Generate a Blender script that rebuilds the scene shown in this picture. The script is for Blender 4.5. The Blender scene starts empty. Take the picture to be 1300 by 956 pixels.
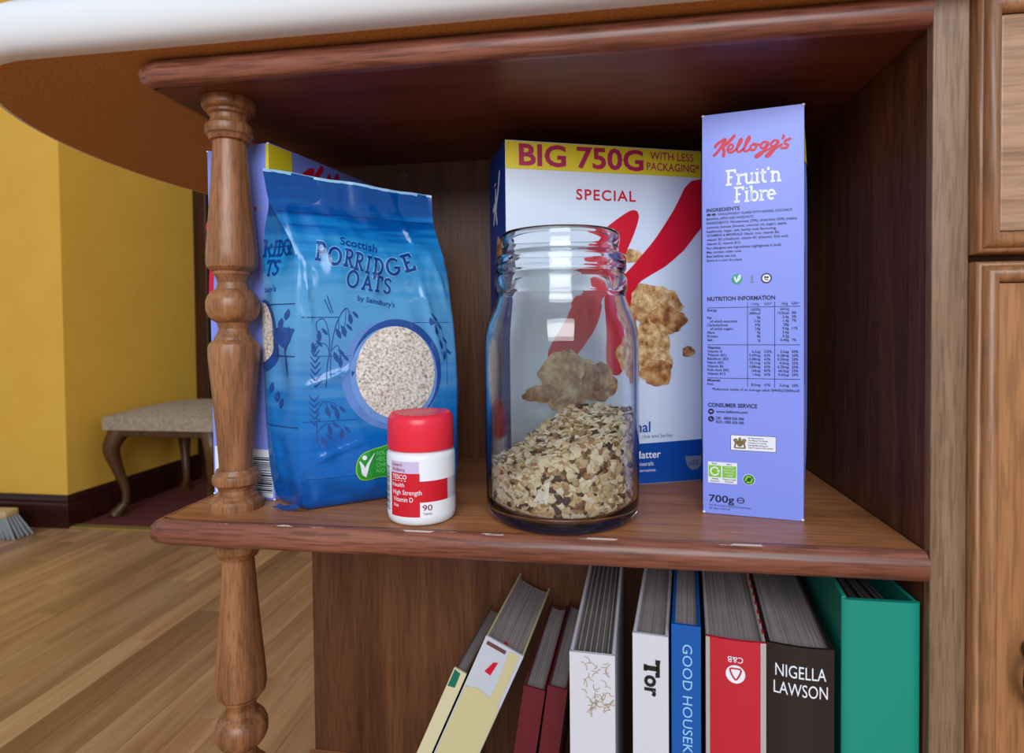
import bpy, bmesh, math, random
from mathutils import Vector, Matrix, noise
random.seed(7)
SC = bpy.context.scene
COL = SC.collection
R = math.radians

# ------------------------------------------------------------------ camera, world, light, exposure
CAM_POS = (-0.20517, -0.40869, 0.14500)
def cam_matrix(pitch, roll, yaw):
    cy, sy, cp, sp, cr, sr = math.cos(yaw), math.sin(yaw), math.cos(pitch), math.sin(pitch), math.cos(roll), math.sin(roll)
    Y = Matrix(((cy, -sy, 0), (sy, cy, 0), (0, 0, 1)))
    P = Matrix(((1, 0, 0), (0, cp, -sp), (0, sp, cp)))
    Q = Matrix(((cr, 0, sr), (0, 1, 0), (-sr, 0, cr)))
    M = Y @ P @ Q
    r, f, u = M.col[0], M.col[1], M.col[2]
    return Matrix(((r.x, u.x, -f.x, CAM_POS[0]), (r.y, u.y, -f.y, CAM_POS[1]), (r.z, u.z, -f.z, CAM_POS[2]), (0, 0, 0, 1)))
cam_data = bpy.data.cameras.new('camera')
cam = bpy.data.objects.new('camera', cam_data); COL.objects.link(cam)
cam.matrix_world = cam_matrix(-0.02295974, 0.00974974, 0.14720598)
cam_data.sensor_fit = 'HORIZONTAL'; cam_data.sensor_width = 36
cam_data.lens = 36 * 753.804 / 1300
cam_data.shift_y = -44.5 / 1300
cam_data.clip_start = 0.01
cam_data.dof.use_dof = True; cam_data.dof.focus_distance = 0.475; cam_data.dof.aperture_fstop = 9
SC.camera = cam

world = bpy.data.worlds.new('room_light'); SC.world = world; world.use_nodes = True
world.node_tree.nodes['Background'].inputs[0].default_value = (0.82, 0.90, 1.0, 1)
world.node_tree.nodes['Background'].inputs[1].default_value = 0.46
def area(name, loc, target, sx, sy, power, color):
    l = bpy.data.lights.new(name, 'AREA'); l.shape = 'RECTANGLE'; l.size = sx; l.size_y = sy; l.energy = power; l.color = color
    o = bpy.data.objects.new(name, l); COL.objects.link(o); o.location = loc
    o.rotation_euler = (Vector(target) - Vector(loc)).to_track_quat('-Z', 'Y').to_euler()
    return o
area('window_daylight', (-0.05, -2.9, 1.45), (-0.3, 0, 0.1), 2.2, 1.5, 88, (0.90, 0.95, 1.0))
SC.view_settings.view_transform = 'Standard'; SC.view_settings.look = 'None'
SC.view_settings.gamma = 1; SC.view_settings.use_curve_mapping = False
SC.view_settings.exposure = 0.08

# ------------------------------------------------------------------ materials
def lin(c):
    c = c / 255
    return c / 12.92 if c <= 0.04045 else ((c + 0.055) / 1.055) ** 2.4
def rgb(r, g, b): return (lin(r), lin(g), lin(b), 1)
MATS = {}
def mat(name, col, rough=0.5, metal=0, spec=0.5, trans=0, ior=1.45, coat=0):
    if name in MATS: return MATS[name]
    m = bpy.data.materials.new(name); m.use_nodes = True
    b = m.node_tree.nodes['Principled BSDF']
    b.inputs['Base Color'].default_value = col; b.inputs['Roughness'].default_value = rough; b.inputs['Metallic'].default_value = metal
    b.inputs['Specular IOR Level'].default_value = spec; b.inputs['Transmission Weight'].default_value = trans; b.inputs['IOR'].default_value = ior
    b.inputs['Coat Weight'].default_value = coat
    MATS[name] = m
    return m
def nd(m, t, **kw):
    n = m.node_tree.nodes.new(t)
    for k, v in kw.items():
        if k in n.inputs: n.inputs[k].default_value = v
        else: setattr(n, k, v)
    return n
def link(m, a, b): m.node_tree.links.new(a, b)
def ramp(m, stops):
    n = m.node_tree.nodes.new('ShaderNodeValToRGB')
    e = n.color_ramp.elements
    while len(e) < len(stops): e.new(0.5)
    for el, (p, c) in zip(e, stops): el.position = p; el.color = c
    return n
def wood(name, dark, mid, light, axis='X', scale=1.0, rough=0.42, pore=0.5, wave=0.0, bump=0.15, random_tone=0.0):
    m = mat(name, mid, rough)
    if len(m.node_tree.nodes) > 2: return m
    b = m.node_tree.nodes['Principled BSDF']
    tc = nd(m, 'ShaderNodeTexCoord'); mp = nd(m, 'ShaderNodeMapping')
    st = {'X': (2.2, 30, 30), 'Y': (30, 2.2, 30), 'Z': (30, 30, 2.2)}[axis]
    mp.inputs['Scale'].default_value = [s * scale for s in st]
    link(m, tc.outputs['Object'], mp.inputs[0])
    src = mp.outputs[0]
    if random_tone:
        oi = nd(m, 'ShaderNodeObjectInfo'); ad = nd(m, 'ShaderNodeVectorMath', operation='ADD'); sc = nd(m, 'ShaderNodeMath', operation='MULTIPLY'); sc.inputs[1].default_value = 57
        link(m, oi.outputs['Random'], sc.inputs[0]); link(m, src, ad.inputs[0]); link(m, sc.outputs[0], ad.inputs[1]); src = ad.outputs[0]
    n1 = nd(m, 'ShaderNodeTexNoise', Scale=1.0, Detail=5.0, Roughness=0.62, Distortion=0.7)
    link(m, src, n1.inputs['Vector'])
    r1 = ramp(m, [(0.28, dark), (0.5, mid), (0.74, light)]); link(m, n1.outputs['Fac'], r1.inputs[0])
    mp2 = nd(m, 'ShaderNodeMapping'); s2 = {'X': (28, 420, 420), 'Y': (420, 28, 420), 'Z': (420, 420, 28)}[axis]
    mp2.inputs['Scale'].default_value = [s * scale for s in s2]; link(m, tc.outputs['Object'], mp2.inputs[0])
    n2 = nd(m, 'ShaderNodeTexNoise', Scale=1.0, Detail=2.0); link(m, mp2.outputs[0], n2.inputs['Vector'])
    r2 = ramp(m, [(0.36, (1 - pore, 1 - pore, 1 - pore, 1)), (0.54, (1, 1, 1, 1))]); link(m, n2.outputs['Fac'], r2.inputs[0])
    mx = nd(m, 'ShaderNodeMix', data_type='RGBA', blend_type='MULTIPLY'); mx.inputs[0].default_value = 1
    link(m, r1.outputs[0], mx.inputs[6]); link(m, r2.outputs[0], mx.inputs[7])
    out = mx.outputs[2]
    if wave:
        mp3 = nd(m, 'ShaderNodeMapping'); s3 = {'X': (1.2, 16, 16), 'Y': (16, 1.2, 16), 'Z': (16, 16, 1.2)}[axis]
        mp3.inputs['Scale'].default_value = [s * scale for s in s3]; link(m, tc.outputs['Object'], mp3.inputs[0])
        w = nd(m, 'ShaderNodeTexWave', wave_type='RINGS', Scale=1.1, Distortion=5.0, Detail=2.0); link(m, mp3.outputs[0], w.inputs['Vector'])
        r3 = ramp(m, [(0.0, (1 - wave,) * 3 + (1,)), (0.5, (1, 1, 1, 1))]); link(m, w.outputs['Fac'], r3.inputs[0])
        m3 = nd(m, 'ShaderNodeMix', data_type='RGBA', blend_type='MULTIPLY'); m3.inputs[0].default_value = 1
        link(m, out, m3.inputs[6]); link(m, r3.outputs[0], m3.inputs[7]); out = m3.outputs[2]
    if random_tone:
        hs = nd(m, 'ShaderNodeHueSaturation'); mr = nd(m, 'ShaderNodeMapRange'); mr.inputs[3].default_value = 1 - random_tone; mr.inputs[4].default_value = 1 + random_tone
        link(m, oi.outputs['Random'], mr.inputs[0]); link(m, mr.outputs[0], hs.inputs['Value']); link(m, out, hs.inputs['Color']); out = hs.outputs[0]
    link(m, out, b.inputs['Base Color'])
    if bump:
        bp = nd(m, 'ShaderNodeBump', Strength=bump, Distance=0.0006); link(m, n2.outputs['Fac'], bp.inputs['Height']); link(m, bp.outputs[0], b.inputs['Normal'])
    return m
def speckle(name, stops, scale, rough=0.6, detail=4, bump=0.0, kind='noise', sx=(1, 1, 1)):
    m = mat(name, stops[0][1], rough)
    if len(m.node_tree.nodes) > 2: return m
    b = m.node_tree.nodes['Principled BSDF']; tc = nd(m, 'ShaderNodeTexCoord')
    mp = nd(m, 'ShaderNodeMapping'); mp.inputs['Scale'].default_value = sx; link(m, tc.outputs['Object'], mp.inputs[0])
    if kind == 'noise': n = nd(m, 'ShaderNodeTexNoise', Scale=scale, Detail=detail, Roughness=0.65); o = n.outputs['Fac']
    else: n = nd(m, 'ShaderNodeTexVoronoi', Scale=scale); o = n.outputs['Color']
    link(m, mp.outputs[0], n.inputs['Vector']); r = ramp(m, stops); link(m, o, r.inputs[0]); link(m, r.outputs[0], b.inputs['Base Color'])
    if bump:
        bp = nd(m, 'ShaderNodeBump', Strength=bump, Distance=0.001); link(m, o, bp.inputs['Height']); link(m, bp.outputs[0], b.inputs['Normal'])
    return m

W_SHELF = wood('oak_veneer_shelf', rgb(142, 86, 48), rgb(174, 112, 68), rgb(192, 132, 84), 'X', 1.0, 0.38, 0.28)
W_LIP = wood('mahogany_lipping', rgb(98, 54, 40), rgb(134, 80, 62), rgb(160, 106, 86), 'X', 1.0, 0.33, 0.45)
W_LIPY = wood('mahogany_lipping_side', rgb(98, 54, 40), rgb(134, 80, 62), rgb(160, 106, 86), 'Y', 1.0, 0.33, 0.45)
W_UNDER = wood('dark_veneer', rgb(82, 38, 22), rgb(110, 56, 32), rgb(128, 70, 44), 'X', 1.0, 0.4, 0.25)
W_SIDE = wood('oak_veneer_upright', rgb(68, 34, 14), rgb(96, 52, 22), rgb(118, 70, 34), 'Z', 1.4, 0.55, 0.4)
W_BACK = wood('oak_veneer_back', rgb(80, 46, 26), rgb(106, 64, 38), rgb(124, 80, 50), 'Z', 1.2, 0.45, 0.3)
W_STILE = wood('grey_oak_stile', rgb(98, 76, 56), rgb(130, 102, 78), rgb(156, 128, 102), 'Z', 1.6, 0.4, 0.3)
W_BAL = wood('turned_oak', rgb(108, 68, 42), rgb(152, 100, 64), rgb(178, 126, 86), 'Z', 1.5, 0.36, 0.32, wave=0.28)
W_DOOR = wood('oak_door', rgb(112, 72, 44), rgb(150, 102, 66), rgb(172, 124, 86), 'Z', 1.2, 0.36, 0.3)
W_DOORX = wood('oak_drawer_panel', rgb(138, 100, 72), rgb(170, 130, 100), rgb(190, 152, 122), 'X', 1.2, 0.36, 0.25, wave=0.15)
W_PANEL = wood('oak_door_panel', rgb(136, 88, 52), rgb(168, 116, 74), rgb(184, 134, 92), 'Z', 0.9, 0.36, 0.3)
W_CARC = wood('cabinet_edge', rgb(84, 48, 24), rgb(116, 70, 38), rgb(136, 86, 50), 'Z', 1.2, 0.45, 0.3)
W_FLOOR = wood('oak_laminate', rgb(140, 98, 66), rgb(178, 134, 96), rgb(204, 164, 124), 'Y', 0.35, 0.3, 0.12, bump=0.03, random_tone=0.22)
W_DARK = wood('dark_mahogany', rgb(34, 12, 10), rgb(56, 20, 16), rgb(72, 30, 22), 'X', 0.6, 0.35, 0.2)
W_DARKDOOR = wood('dark_door_wood', rgb(40, 20, 12), rgb(62, 32, 18), rgb(80, 44, 26), 'Z', 0.5, 0.4, 0.2)
W_STOOL = wood('stool_wood', rgb(58, 34, 18), rgb(88, 56, 30), rgb(110, 74, 42), 'Z', 0.8, 0.35, 0.2)
HARDBOARD = speckle('hardboard_underside', [(0.3, rgb(158, 104, 52)), (0.5, rgb(184, 126, 68)), (0.7, rgb(200, 142, 82))], 420, 0.75)
WHITE_LAM = mat('white_laminate', rgb(226, 230, 236), 0.35)
YELLOW_WALL = speckle('yellow_wall_paint', [(0.3, rgb(236, 182, 66)), (0.7, rgb(242, 190, 76))], 8, 0.7)
CARPET = speckle('maroon_carpet', [(0.3, rgb(84, 34, 34)), (0.7, rgb(120, 54, 50))], 260, 0.95, bump=0.5)
BRASS = mat('brass_strip', rgb(190, 160, 90), 0.4, 0.6)
GLASS = mat('clear_glass', (0.965, 0.985, 0.98, 1), 0.0, trans=1, ior=1.47)
PURPLE = mat('lilac_card', rgb(132, 148, 238), 0.38)
INK = mat('navy_ink', rgb(24, 26, 66), 0.45)
RED_INK = mat('red_ink', rgb(204, 10, 52), 0.45)
WHITE_INK = mat('white_ink', rgb(232, 236, 246), 0.4)
YEL_INK = mat('yellow_ink', rgb(226, 206, 40), 0.4)
MAGENTA = mat('crimson_ink', rgb(176, 24, 84), 0.4)
SKW = mat('white_card', rgb(214, 226, 244), 0.4)
SKB = mat('royal_blue_card', rgb(12, 72, 160), 0.35)
SKBD = mat('deep_blue_card', rgb(8, 56, 140), 0.35)
KRED = mat('deep_red_ink', rgb(206, 14, 40), 0.35)
GREEN = mat('green_ink', rgb(40, 150, 50), 0.35)
LIME = mat('lime_ink', rgb(130, 196, 50), 0.4)
TEALG = mat('teal_green_ink', rgb(24, 160, 120), 0.4)
DGREEN = mat('dark_green_ink', rgb(8, 90, 50), 0.4)
GOLD = mat('gold_ink', rgb(120, 100, 60), 0.5)
GREY_INK = mat('grey_ink', rgb(120, 126, 150), 0.5)
BLACK_INK = mat('black_ink', rgb(22, 20, 24), 0.45)
KRAFT = mat('raw_card', rgb(150, 130, 110), 0.8)
FLAKE_PRINT = speckle('printed_flakes', [(0.32, rgb(120, 70, 36)), (0.45, rgb(186, 140, 88)), (0.58, rgb(222, 190, 140)), (0.72, rgb(240, 218, 178))], 120, 0.4, 6)
OAT_PRINT = speckle('printed_oats', [(0.30, rgb(84, 66, 58)), (0.41, rgb(180, 166, 154)), (0.53, rgb(222, 214, 204)), (0.72, rgb(248, 244, 238))], 420, 0.3, 4)

# ------------------------------------------------------------------ geometry helpers
class G:
    def __init__(s): s.v = []; s.f = []; s.m = []
    def add(s, v, f, mi=0):
        o = len(s.v); s.v += [tuple(p) for p in v]; s.f += [tuple(i + o for i in q) for q in f]; s.m += [mi] * len(f); return s
    def box(s, x0, x1, y0, y1, z0, z1, mi=0):
        v = [(x0, y0, z0), (x1, y0, z0), (x1, y1, z0), (x0, y1, z0), (x0, y0, z1), (x1, y0, z1), (x1, y1, z1), (x0, y1, z1)]
        return s.add(v, [(3, 2, 1, 0), (4, 5, 6, 7), (0, 1, 5, 4), (1, 2, 6, 5), (2, 3, 7, 6), (3, 0, 4, 7)], mi)
    def bbox(s, x0, x1, y0, y1, z0, z1, bev=0.001, seg=2, mi=0):
        bm = bmesh.new(); g = G().box(x0, x1, y0, y1, z0, z1); vs = [bm.verts.new(p) for p in g.v]
        for q in g.f: bm.faces.new([vs[i] for i in q])
        bmesh.ops.bevel(bm, geom=bm.edges[:], offset=bev, segments=seg, affect='EDGES', profile=0.5)
        bm.verts.index_update()
        s.add([v.co[:] for v in bm.verts], [[v.index for v in f.verts] for f in bm.faces], mi); bm.free(); return s
    def lathe(s, prof, n=48, c=(0, 0, 0), mi=0, closed=False, caps=True):
        o = [(c[0] + r * math.cos(2 * math.pi * k / n), c[1] + r * math.sin(2 * math.pi * k / n), c[2] + z) for r, z in prof for k in range(n)]
        f = []; L = len(prof)
        for i in range(L if closed else L - 1):
            j = (i + 1) % L
            for k in range(n):
                k2 = (k + 1) % n
                f.append((i * n + k, i * n + k2, j * n + k2, j * n + k))
        if caps and not closed:
            f.append(tuple(reversed(range(n)))); f.append(tuple((L - 1) * n + k for k in range(n)))
        return s.add(o, f, mi)
    def grid(s, fn, nu, nv, mi=0, flip=False):
        v = [fn(i / nu, j / nv) for j in range(nv + 1) for i in range(nu + 1)]; w = nu + 1
        f = [(j * w + i, j * w + i + 1, (j + 1) * w + i + 1, (j + 1) * w + i) for j in range(nv) for i in range(nu)]
        if flip: f = [q[::-1] for q in f]
        return s.add(v, f, mi)
    def prism(s, pts, z0, z1, mi=0):
        n = len(pts)
        v = [(x, y, z0) for x, y in pts] + [(x, y, z1) for x, y in pts]
        f = [tuple(reversed(range(n))), tuple(range(n, 2 * n))] + [(i, (i + 1) % n, n + (i + 1) % n, n + i) for i in range(n)]
        return s.add(v, f, mi)
    def tube(s, path, rad, n=8, mi=0):
        P = [Vector(p) for p in path]; L = len(P); rs = rad if isinstance(rad, (list, tuple)) else [rad] * L
        v = []; up = Vector((0.13, 0.31, 0.94))
        for i, p in enumerate(P):
            t = (P[min(i + 1, L - 1)] - P[max(i - 1, 0)]).normalized()
            a = t.cross(up)
            if a.length < 1e-3: a = t.cross(Vector((1, 0, 0)))
            a.normalize(); b = t.cross(a)
            v += [p + (a * math.cos(2 * math.pi * k / n) + b * math.sin(2 * math.pi * k / n)) * rs[i] for k in range(n)]
        f = [(i * n + k, i * n + (k + 1) % n, (i + 1) * n + (k + 1) % n, (i + 1) * n + k) for i in range(L - 1) for k in range(n)]
        f += [tuple(reversed(range(n))), tuple((L - 1) * n + k for k in range(n))]
        return s.add([tuple(p) for p in v], f, mi)
    def map(s, fn): s.v = [tuple(fn(*p)) for p in s.v]; return s

INV = {}
def obj(name, g, mats, parent=None, smooth=False, world=False, angle=40):
    me = bpy.data.meshes.new(name)
    v = g.v
    if world and parent is not None:
        root = parent
        while root.parent: root = root.parent
        im = INV[root.name]
        v = [tuple(im @ Vector(p)) for p in v]
    me.from_pydata(v, [], g.f)
    for m in (mats if isinstance(mats, (list, tuple)) else [mats]): me.materials.append(m)
    if any(g.m): me.polygons.foreach_set('material_index', g.m)
    bm = bmesh.new(); bm.from_mesh(me); bmesh.ops.recalc_face_normals(bm, faces=bm.faces[:]) if name not in NOFLIP else None
    if smooth:
        for f in bm.faces: f.smooth = True
        for e in bm.edges:
            if len(e.link_faces) == 2 and e.calc_face_angle(0) > R(angle): e.smooth = False
    bm.to_mesh(me); bm.free(); me.update()
    o = bpy.data.objects.new(name, me); COL.objects.link(o); o.parent = parent
    return o
NOFLIP = set()
def thing(name, label, cat, loc=(0, 0, 0), rz=0, group=None, rot=None):
    o = bpy.data.objects.new(name, None); COL.objects.link(o); o.empty_display_size = 0.02
    o.location = loc; o.rotation_euler = rot or (0, 0, rz); tag(o, label, cat, group)
    INV[o.name] = (Matrix.Translation(Vector(loc)) @ o.rotation_euler.to_matrix().to_4x4()).inverted()
    return o
def tag(o, label, cat, group=None, kind=None):
    o['label'] = label; o['category'] = cat
    if group: o['group'] = group
    if kind: o['kind'] = kind
    return o
def struct(name, g, m, label, cat, **kw):
    o = obj(name, g, m, **kw); tag(o, label, cat, kind='structure'); return o

# flat artwork: (points2d, faces)
def text2d(body, h, x=0, y=0, width=None, align='L', bold=0.0, rot=0, shear=0, spacing=1.0):
    cu = bpy.data.curves.new('t', 'FONT'); cu.body = body; cu.size = 1; cu.offset = bold; cu.resolution_u = 3; cu.space_character = spacing; cu.shear = shear
    o = bpy.data.objects.new('t', cu); me = o.to_mesh()
    P = [(v.co.x, v.co.y) for v in me.vertices]; F = [tuple(p.vertices) for p in me.polygons]
    o.to_mesh_clear(); bpy.data.objects.remove(o); bpy.data.curves.remove(cu)
    if not P: return [], []
    x0 = min(p[0] for p in P); x1 = max(p[0] for p in P); k = h / 0.70
    kx = width / (x1 - x0) if width else k
    W = (x1 - x0) * kx; off = {'L': 0, 'C': -W / 2, 'R': -W}[align]
    c, s = math.cos(rot), math.sin(rot); out = []
    for px, py in P:
        a = (px - x0) * kx + off; b = py * k
        out.append((x + a * c - b * s, y + a * s + b * c))
    return out, F
def merge(*parts):
    v = []; f = []
    for pv, pf in parts:
        o = len(v); v += list(pv); f += [tuple(i + o for i in q) for q in pf]
    return v, f
def rect2d(x0, x1, y0, y1):
    nx = max(1, min(16, int((x1 - x0) / 0.005))); ny = max(1, min(16, int((y1 - y0) / 0.005)))
    v = [(x0 + (x1 - x0) * i / nx, y0 + (y1 - y0) * j / ny) for j in range(ny + 1) for i in range(nx + 1)]
    return v, [(j * (nx + 1) + i, j * (nx + 1) + i + 1, (j + 1) * (nx + 1) + i + 1, (j + 1) * (nx + 1) + i) for j in range(ny) for i in range(nx)]
def densify(P, step):
    out = [P[0]]
    for a, b in zip(P, P[1:]):
        n = max(1, int(math.ceil(math.hypot(b[0] - a[0], b[1] - a[1]) / step)))
        out += [(a[0] + (b[0] - a[0]) * k / n, a[1] + (b[1] - a[1]) * k / n) for k in range(1, n + 1)]
    return out
def poly2d(pts): return list(pts), [tuple(range(len(pts)))]
def disc2d(x, y, r, ry=None, n=28): return [(x + r * math.cos(2 * math.pi * k / n), y + (ry or r) * math.sin(2 * math.pi * k / n)) for k in range(n)], [tuple(range(n))]
def spline(P, n=8, closed=False):
    L = len(P); out = []
    rng = range(L) if closed else range(L - 1)
    for i in rng:
        g = (lambda k: P[k % L]) if closed else (lambda k: P[max(0, min(L - 1, k))])
        a, b, c, d = g(i - 1), g(i), g(i + 1), g(i + 2)
        for q in range(n):
            t = q / n
            out.append(tuple(0.5 * (2 * b[j] + (c[j] - a[j]) * t + (2 * a[j] - 5 * b[j] + 4 * c[j] - d[j]) * t * t + (3 * b[j] - a[j] - 3 * c[j] + d[j]) * t ** 3) for j in range(len(b))))
    if not closed: out.append(tuple(P[-1]))
    return out
def stroke2d(P, w, closed=False, cap=True):
    L = len(P); ws = w if isinstance(w, (list, tuple)) else [w] * L; v = []; f = []
    for i, p in enumerate(P):
        a = P[(i - 1) % L] if (closed or i > 0) else p; b = P[(i + 1) % L] if (closed or i < L - 1) else p
        dx, dy = b[0] - a[0], b[1] - a[1]; l = math.hypot(dx, dy) or 1; nx, ny = -dy / l, dx / l
        k = 1.0
        if 0 < i < L - 1 or closed:
            d1 = (p[0] - a[0], p[1] - a[1]); l1 = math.hypot(*d1) or 1
            ca = abs((-d1[1] / l1) * nx + (d1[0] / l1) * ny); k = 1 / max(0.5, ca)
        v += [(p[0] + nx * ws[i] / 2 * k, p[1] + ny * ws[i] / 2 * k), (p[0] - nx * ws[i] / 2 * k, p[1] - ny * ws[i] / 2 * k)]
    for i in range(L if closed else L - 1):
        j = (i + 1) % L; f.append((2 * i, 2 * i + 1, 2 * j + 1, 2 * j))
    out = (v, f)
    if cap and not closed: out = merge(out, disc2d(*P[0], ws[0] / 2, n=8), disc2d(*P[-1], ws[-1] / 2, n=8))
    return out
def xf(part, fn): return [fn(*p) for p in part[0]], part[1]
def decal(name, part, fn, m, parent):
    NOFLIP.add(name)
    g = G(); g.add([fn(a, b) for a, b in part[0]], part[1])
    return obj(name, g, m, parent)

# slab-serif stroke letters, cap height 1
def arc(cx, cy, rx, ry, a0, a1, n=14): return [(cx + rx * math.cos(R(a0 + (a1 - a0) * k / n)), cy + ry * math.sin(R(a0 + (a1 - a0) * k / n))) for k in range(n + 1)]
SLAB = {
 'P': (0.72, [[(.2, 0), (.2, 1)], [(.02, .02), (.4, .02)], [(.02, .98), (.36, .98)] + arc(.36, .72, .28, .26, 90, -90) + [(.2, .46)]]),
 'O': (0.95, [arc(.46, .5, .4, .49, 0, 360, 26)]),
 'R': (0.82, [[(.2, 0), (.2, 1)], [(.02, .02), (.36, .02)], [(.02, .98), (.36, .98)] + arc(.36, .74, .26, .24, 90, -90) + [(.2, .5)], [(.38, .5), (.68, .03)], [(.58, .02), (.82, .02)]]),
 'I': (0.46, [[(.22, 0), (.22, 1)], [(.04, .02), (.4, .02)], [(.04, .98), (.4, .98)]]),
 'D': (0.86, [[(.2, 0), (.2, 1)], [(.02, .02), (.36, .02)] + arc(.36, .5, .4, .48, -90, 90, 18) + [(.02, .98)]]),
 'G': (0.92, [arc(.47, .5, .41, .49, 48, 350, 22) + [(.87, .42)], [(.54, .44), (.94, .44)]]),
 'E': (0.72, [[(.2, 0), (.2, 1)], [(.02, .02), (.64, .02), (.64, .22)], [(.02, .98), (.6, .98), (.6, .8)], [(.2, .52), (.46, .52)]]),
 'A': (0.84, [[(.12, .02), (.42, .98), (.72, .02)], [(.25, .36), (.6, .36)], [(0, .02), (.26, .02)], [(.56, .02), (.86, .02)]]),
 'T': (0.74, [[(.37, 0), (.37, 1)], [(.2, .02), (.54, .02)], [(.04, .78), (.04, .98), (.7, .98), (.7, .78)]]),
 'S': (0.68, [spline([(.58, .84), (.4, .98), (.16, .88), (.14, .68), (.36, .53), (.56, .38), (.56, .14), (.34, .02), (.08, .16)], 5)]),
 'F': (0.72, [[(.2, 0), (.2, 1)], [(.02, .02), (.42, .02)], [(.02, .98), (.64, .98), (.64, .78)], [(.2, .52), (.48, .52)]]),
 'r': (0.52, [[(.16, 0), (.16, .66)], [(0, .02), (.34, .02)], [(0, .66), (.16, .66)], [(.16, .44), (.28, .62), (.5, .62), (.5, .54)]]),
 'u': (0.68, [[(0, .66), (.14, .66), (.14, .2)] + arc(.32, .2, .18, .19, 180, 300) + [(.52, .2), (.52, .66), (.4, .66)], [(.52, .66), (.52, .02), (.66, .02)]]),
 'i': (0.36, [[(.02, .66), (.17, .66), (.17, 0)], [(0, .02), (.34, .02)], [(.17, .86), (.17, .94)]]),
 't': (0.46, [[(.18, .9), (.18, .16), (.28, .02), (.42, .04)], [(.02, .66), (.4, .66)]]),
 "'": (0.2, [[(.08, 1.02), (.07, .78)]]),
 'n': (0.72, [[(.0, .66), (.15, .66), (.15, 0)], [(0, .02), (.3, .02)], [(.15, .46), (.28, .63), (.46, .62), (.54, .46), (.54, .02)], [(.42, .02), (.7, .02)]]),
 'b': (0.66, [[(0, .98), (.14, .98), (.14, .02)], arc(.34, .33, .22, .31, 0, 360, 18)]),
 'e': (0.6, [[(.1, .35), (.52, .35)] + arc(.31, .35, .22, .3, 0, 310, 16)]),
}
def slab(ch, w):
    return merge(*[stroke2d(densify(s, 0.15), w, cap=False) for s in SLAB[ch][1]])
def slab_word(word, h, x, y, w=0.16, width=None):
    tot = sum(SLAB[c][0] for c in word); kx = (width / tot) if width else h; parts = []; cx = x
    for c in word:
        parts.append(xf(slab(c, w), lambda a, b, cx=cx: (cx + a * kx, y + b * h))); cx += SLAB[c][0] * kx
    return merge(*parts)

# ------------------------------------------------------------------ the room
FZ = -0.52
g = G().box(-4.2, 3.0, -4.0, 1.3593, FZ - 0.03, FZ - 0.0018)
floor = struct('floor', g, W_FLOOR, 'warm oak laminate floor boards running past the yellow wall', 'floor')
plank_meshes = {}
def plank(w, l):
    key = round(l, 2)
    if key not in plank_meshes:
        gg = G().bbox(0.0004, w - 0.0004, 0.0004, key - 0.0004, -0.0018, 0, 0.0004, 1)
        me = bpy.data.meshes.new('plank'); me.from_pydata(gg.v, [], gg.f); me.materials.append(W_FLOOR); plank_meshes[key] = me
    return plank_meshes[key]
PW = 0.0635
for i in range(34):
    x = -2.62 + i * PW; y = -0.15 - random.random() * 0.4
    while y < 1.3593 - 0.02:
        l = random.choice([0.32, 0.4, 0.52, 0.6]); l = round(min(l, 1.3593 - y), 2)
        if l < 0.05: break
        o = bpy.data.objects.new('plank', plank(PW, l)); COL.objects.link(o); o.location = (x, y, FZ); o.parent = floor; y += l
struct('floor_carpet', G().box(-2.004, 3.0, 1.372, 4.2, FZ - 0.03, FZ + 0.002), CARPET, 'dark maroon carpet beyond the brass threshold strip', 'carpet')
struct('trim_1', G().bbox(-2.004, 3.0, 1.345, 1.379, FZ, FZ + 0.006, 0.0025), BRASS, 'pale brass threshold strip between laminate and carpet', 'threshold')
struct('wall_left', G().box(-4.2, -2.0043, 1.3593, 4.2, FZ, 1.9), YELLOW_WALL, 'yellow painted wall with an outside corner', 'wall')
def skirting(name, axis, label):
    prof = [(0, 0), (0.018, 0), (0.018, 0.078), (0.014, 0.086), (0.015, 0.093), (0.009, 0.102), (0.006, 0.110), (0, 0.110)]
    g = G(); n = len(prof)
    if axis == 'x': ends = [[(-4.2, 1.3593 - d, FZ + z) for d, z in prof], [(-2.0043 + d, 1.3593 - d, FZ + z) for d, z in prof]]
    else: ends = [[(-2.0043 + d, 1.3593 - d, FZ + z) for d, z in prof], [(-2.0043 + d, 2.02, FZ + z) for d, z in prof]]
    g.add(ends[0] + ends[1], [tuple(range(n)), tuple(range(n, 2 * n))] + [(i, (i + 1) % n, n + (i + 1) % n, n + i) for i in range(n)])
    return struct(name, g, W_DARK, label, 'baseboard')
skirting('baseboard_left', 'x', 'dark mahogany skirting board on the sunlit yellow wall face')
skirting('baseboard_back', 'y', 'dark mahogany skirting board on the shaded yellow wall behind the stool')
struct('wall_back', G().box(-1.10, 3.0, 2.12, 2.3, FZ, 1.9).box(-2.0043, -1.10, 2.12, 2.3, 1.5, 1.9), YELLOW_WALL, 'yellow painted far wall around the dark door', 'wall')
d1 = struct('door_1', G().bbox(-1.94, -1.16, 2.10, 2.14, FZ + 0.005, 1.44, 0.003), W_DARKDOOR, 'dark brown panelled door in the far wall', 'door')
obj('frame_post', G().bbox(-2.003, -1.94, 2.02, 2.15, FZ, 1.50, 0.004), W_DARKDOOR, d1)
obj('frame_post', G().bbox(-1.16, -1.10, 2.08, 2.15, FZ, 1.50, 0.004), W_DARKDOOR, d1)
obj('frame_head', G().bbox(-1.94, -1.16, 2.08, 2.15, 1.44, 1.50, 0.004), W_DARKDOOR, d1)
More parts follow.
